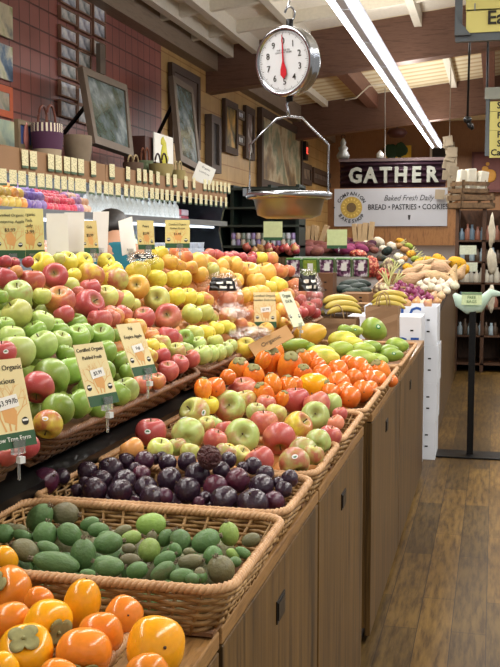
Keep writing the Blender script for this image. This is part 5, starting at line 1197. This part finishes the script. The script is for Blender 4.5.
for z in (.08,.4,.72,1.0,1.24,1.48): MB().box(w0+.02,w1-.02,-.28,.26,z,z+.02).build('shelf',dw,rk)
k=0
cols=[('#8fa0aa','pale blue'),('#c9c4b4','cream'),('#5f7484','blue-grey'),('#4a3a2c','dark'),('#a8a498','grey'),('#8a5a48','brown')]
for z in (.42,.74,1.02,1.26,1.5):
    for i in range(8):
        x=w0+.06+i*(w1-w0-.1)/8+R.uniform(-.01,.01); cc=cols[(i*2+k)%6]; k+=1
        h=R.uniform(.13,.19); o=MB().lathe([(.0,0),(.03,0),(.033,.01),(.033,h*.6),(.014,h*.78),(.014,h),(0,h)],12).build('bottle',plain(cc[0],.35,0,.2,30),None,True); o.location=(rk.location.x+x,Yr+.06,z)
        tag(o,f"small {cc[1]} bottle, {od(i)} from left on the {['lowest','second','third','fourth','top'][(.42,.74,1.02,1.26,1.5).index(z)]} filled rack shelf",'bottle','bottles on the display rack')
Pc=Vector((un(475,0,Y=Yr).x,Yr+.05,1.85))
crate(Pc,.42,.34,.17,AZ+.25,'slatted wooden crate lying flat on top of the rack',sl=2)
crate(Pc+Vector((-.02,.02,.17)),.34,.28,.15,AZ+.3,'slatted crate holding white paper bags on the rack',0,sl=2)
for i,(dx,dz,h,a) in enumerate(((-.12,.18,.26,.12),(.0,.2,.25,-.05),(.1,.2,.22,.15))):
    o=MB().box(-.05,.05,-.06,.06,0,h).build('paper_sack',plain('#d8d4c4',.7,0,.15,10),None,False,.012); o.location=Pc+Vector((dx,.02,dz)); o.rotation_euler=(0,a,AZ+.2); tag(o,f"white paper sack, {od(i)} from left in the crate on the rack",'sack','white paper sacks')
for i,(x,y,h,w_) in enumerate(((492,232,.33,.035),(492,262,.28,.05),(491,298,.3,.04))):
    P=un(x,y,Y=11.15); o=MB().ball((0,0,0),1,12,i+5,.5,(w_,w_,h/2)).build('garlic_braid',plain('#c9c2ae',.7,0,.3,20),None,True); o.location=P; tag(o,f"pale hanging braid of garlic, {od(i)} from the top on the rack's right post",'garlic braid','garlic braids')
for (x,y,lb) in ((469,267,'small pale green card on the middle of the display rack'),(468,250,'small white printed card on the upper display rack')):
    P=un(x,y,Y=11.25); r=MB().box(-.09,.09,0,.004,-.05,.05).build('shelf_card',plain('#cfd8c4',.6,0,.3,60)); r.location=P; tag(r,lb,'card')
# ---------------------------------------------------------------- dark green shelving with jars behind the case end
Yg=11.75
xg0,xg1=un(217,0,Y=Yg).x,un(300,0,Y=Yg).x
gsf=empty('green_shelving',((xg0+xg1)/2,Yg,0),'dark green shelving unit behind the end of the produce case','shelving'); dg=plain('#14231d',.5,0,.1); gx=(xg1-xg0)/2; zg=un(240,185,Y=Yg).z
MB().box(-gx,gx,.4,.43,0,zg).build('back_board',dg,gsf)
for x in (-gx,un(230,0,Y=Yg).x-gsf.location.x,un(268,0,Y=Yg).x-gsf.location.x,gx-.04): MB().box(x,x+.04,0,.4,0,zg).build('upright',dg,gsf)
for y in (188,207,225): z=un(240,y,Y=Yg).z; MB().box(-gx,gx,-.02,.4,z-.025,z).build('shelf',plain('#39403a',.5),gsf)
lowz=un(240,243,Y=Yg).z
MB().box(-gx,gx,-.05,.4,lowz-.06,lowz-.03).build('shelf',plain('#39403a',.5),gsf)
k=0
for i,x in enumerate(range(233,296,5)):
    for l in range(2):
        P=un(x,240,Y=Yg+.0); o=MB().lathe([(0,0),(.03,0),(.032,.01),(.032,.05),(.025,.058),(.027,.075),(0,.075)],12).build('jar',plain(['#b8bcc4','#8c7ca8','#c9b8a8','#7d8a80'][(i+l)%4],.3,0,.3,30),None,True); o.location=(P.x,Yg+.02,lowz-.03+l*.076); tag(o,f"small jar, {od(i)} from left, {['lower','upper'][l]} layer on the lowest green shelf",'jar','jars on the green shelving')
P=un(282,230,Y=12.9); r=empty('glow_panel',P,'small glowing yellow panel beyond the scale pan','light'); MB().box(-.1,.12,0,.05,-.12,.12).build('lit_panel',emis('#ffd98a',1.3),r)  # emissive panel put in for a bright yellow-white patch
for i,(x,y,a,w_) in enumerate(((303,234,.15,5),(310,235,.1,4),(314.5,234,.05,3),(318,235,-.05,3),(325,234,.35,4),(356,233,-.1,4),(361,233,.0,4),(366,232,.05,5),(372,231,.1,4))):
    P=un(x,y,Y=14.3); r=MB().box(-.022*w_/3,.022*w_/3,-.15,.0,zT(14.3)-.1-P.z,.13).build('wooden_box_file',plain('#c2a67e',.7,0,.15)); r.location=P; r.rotation_euler=(0,a,0); tag(r,f"upright narrow wooden holder, {od(i)} from left behind the vegetables",'holder','upright wooden holders')
card(273,231,19,11.4,5,0,1.,'pale green price card hanging below the scale pan','',style='tree',board=plain('#c9cf9a',.6),foot=False,seal=False)
card(337,239,19,10.8,-4,0,1.05,'pale green price card above the sweet potatoes','',style='tree',board=plain('#c4cf98',.6),stem=.05,seal=False)
card(323,300,10,6.3,0,0,.6,'small pale card by the bananas','',style='plain',board=plain('#d8c89a'),foot=False,seal=False) if 0 else None
# ---------------------------------------------------------------- person by the case, seen from behind
skinm=plain('#b98a6c',.5,0,.05); hairm=NT('dark_hair'); hairm=hairm.set(hairm.ramp(hairm.noise(hairm.co('Object',(20,20,3)),4,4),[(.3,'#0e0b0a'),(.7,'#241c18')]),.45)
shirt=plain('#1f6a78',.8,0,.1,10); jeans=plain('#2a3346',.8,0,.1,20); shoe=plain('#1c1a1a',.6)
pp=un(116,237,D=6.1); px_,py_=pp.x,pp.y; hz=pp.z
pe=empty('person',(px_,py_,0),'person with dark hair in a teal shirt seen from behind at the case','person'); pe.rotation_euler=(0,0,math.radians(35))
def skin(name,vs,es,rad,mat,parent,sub=2,root=0):
    me=bpy.data.meshes.new(name); me.from_pydata(vs,es,[]); o=bpy.data.objects.new(name,me); COL.objects.link(o); o.parent=parent
    m=o.modifiers.new('skin','SKIN'); m.use_smooth_shade=True
    for i,rv in enumerate(rad): me.skin_vertices[0].data[i].radius=rv if isinstance(rv,tuple) else (rv,rv)
    me.skin_vertices[0].data[root].use_root=True
    s=o.modifiers.new('sub','SUBSURF'); s.levels=sub; s.render_levels=sub; me.materials.append(mat); return o
k_=1.09
B=[(0,0,.92),(0,0,1.1),(0,-.01,1.27),(0,0,1.36),(0,.03,1.40),(0,.09,1.44),(0,.15,1.47), (-.09,0,.88),(-.1,.01,.48),(-.1,-.02,.09),(-.1,.1,.03),(.09,0,.88),(.1,.01,.48),(.1,-.02,.09),(.1,.1,.03),
 (-.17,0,1.31),(-.21,.03,1.05),(-.18,.22,.95),(-.17,.3,.94),(.17,0,1.31),(.21,.03,1.05),(.18,.22,.95),(.17,.3,.94)]
B=[(x*k_,y*k_,z*k_) for x,y,z in B]
Es=[(0,1),(1,2),(2,3),(3,4),(4,5),(5,6),(0,7),(7,8),(8,9),(9,10),(0,11),(11,12),(12,13),(13,14),(2,15),(15,16),(16,17),(17,18),(2,19),(19,20),(20,21),(21,22)]
rd=[(.14,.1),(.12,.09),(.14,.1),(.075,.07),(.052,.052),(.085,.1),(.07,.085),(.085,.085),(.055,.06),(.04,.042),(.035,.03),(.085,.085),(.055,.06),(.04,.042),(.035,.03),(.055,.055),(.04,.04),(.03,.026),(.034,.018),(.055,.055),(.04,.04),(.03,.026),(.034,.018)]
for s in (-1,1):
    w=17 if s<0 else 21; hb=18 if s<0 else 22
    for j,(dx,ln) in enumerate(((-.028,.055),(-.01,.065),(.01,.06),(.027,.048))):
        bx,by,bz=B[hb]; a=len(B); B.append((bx+dx,by+.03,bz)); B.append((bx+dx,by+.03+ln*.6,bz-.012)); B.append((bx+dx,by+.03+ln,bz-.035)); rd+=[.009,.0085,.0075]; Es+=[(hb,a),(a,a+1),(a+1,a+2)]
    bx,by,bz=B[w]; a=len(B); B.append((bx-s*.035,by+.04,bz-.01)); B.append((bx-s*.05,by+.07,bz-.03)); rd+=[.011,.009]; Es+=[(w,a),(a,a+1)]
skin('body',B,Es,rd,skinm,pe)
skin('hair',[(0,.17,1.5*k_),(0,.12,1.485*k_),(0,.06,1.445*k_),(0,.01,1.40*k_)],[(0,1),(1,2),(2,3)],[(.08,.075),(.112,.1),(.11,.09),(.07,.06)],hairm,pe)
skin('shirt',[(0,0,.9*k_),(0,0,1.1*k_),(0,-.01,1.28*k_),(0,0,1.36*k_),(-.18*k_,0,1.31*k_),(-.215*k_,.03,1.08*k_),(.18*k_,0,1.31*k_),(.215*k_,.03,1.08*k_)],[(0,1),(1,2),(2,3),(2,4),(4,5),(2,6),(6,7)],[(.165,.125),(.145,.115),(.165,.12),(.085,.08),(.072,.07),(.056,.056),(.072,.07),(.056,.056)],shirt,pe)
skin('trousers',[(0,0,.93*k_),(-.09,0,.86*k_),(-.1,.01,.48*k_),(-.1,-.02,.1*k_),(.09,0,.86*k_),(.1,.01,.48*k_),(.1,-.02,.1*k_)],[(0,1),(1,2),(2,3),(0,4),(4,5),(5,6)],[(.15,.12),(.1,.1),(.07,.075),(.055,.06),(.1,.1),(.07,.075),(.055,.06)],jeans,pe)
for s in (-1,1): MB().ball((s*.1,.05,.04),1,14,1,0,(.05,.13,.045)).build('shoe',shoe,pe,True)
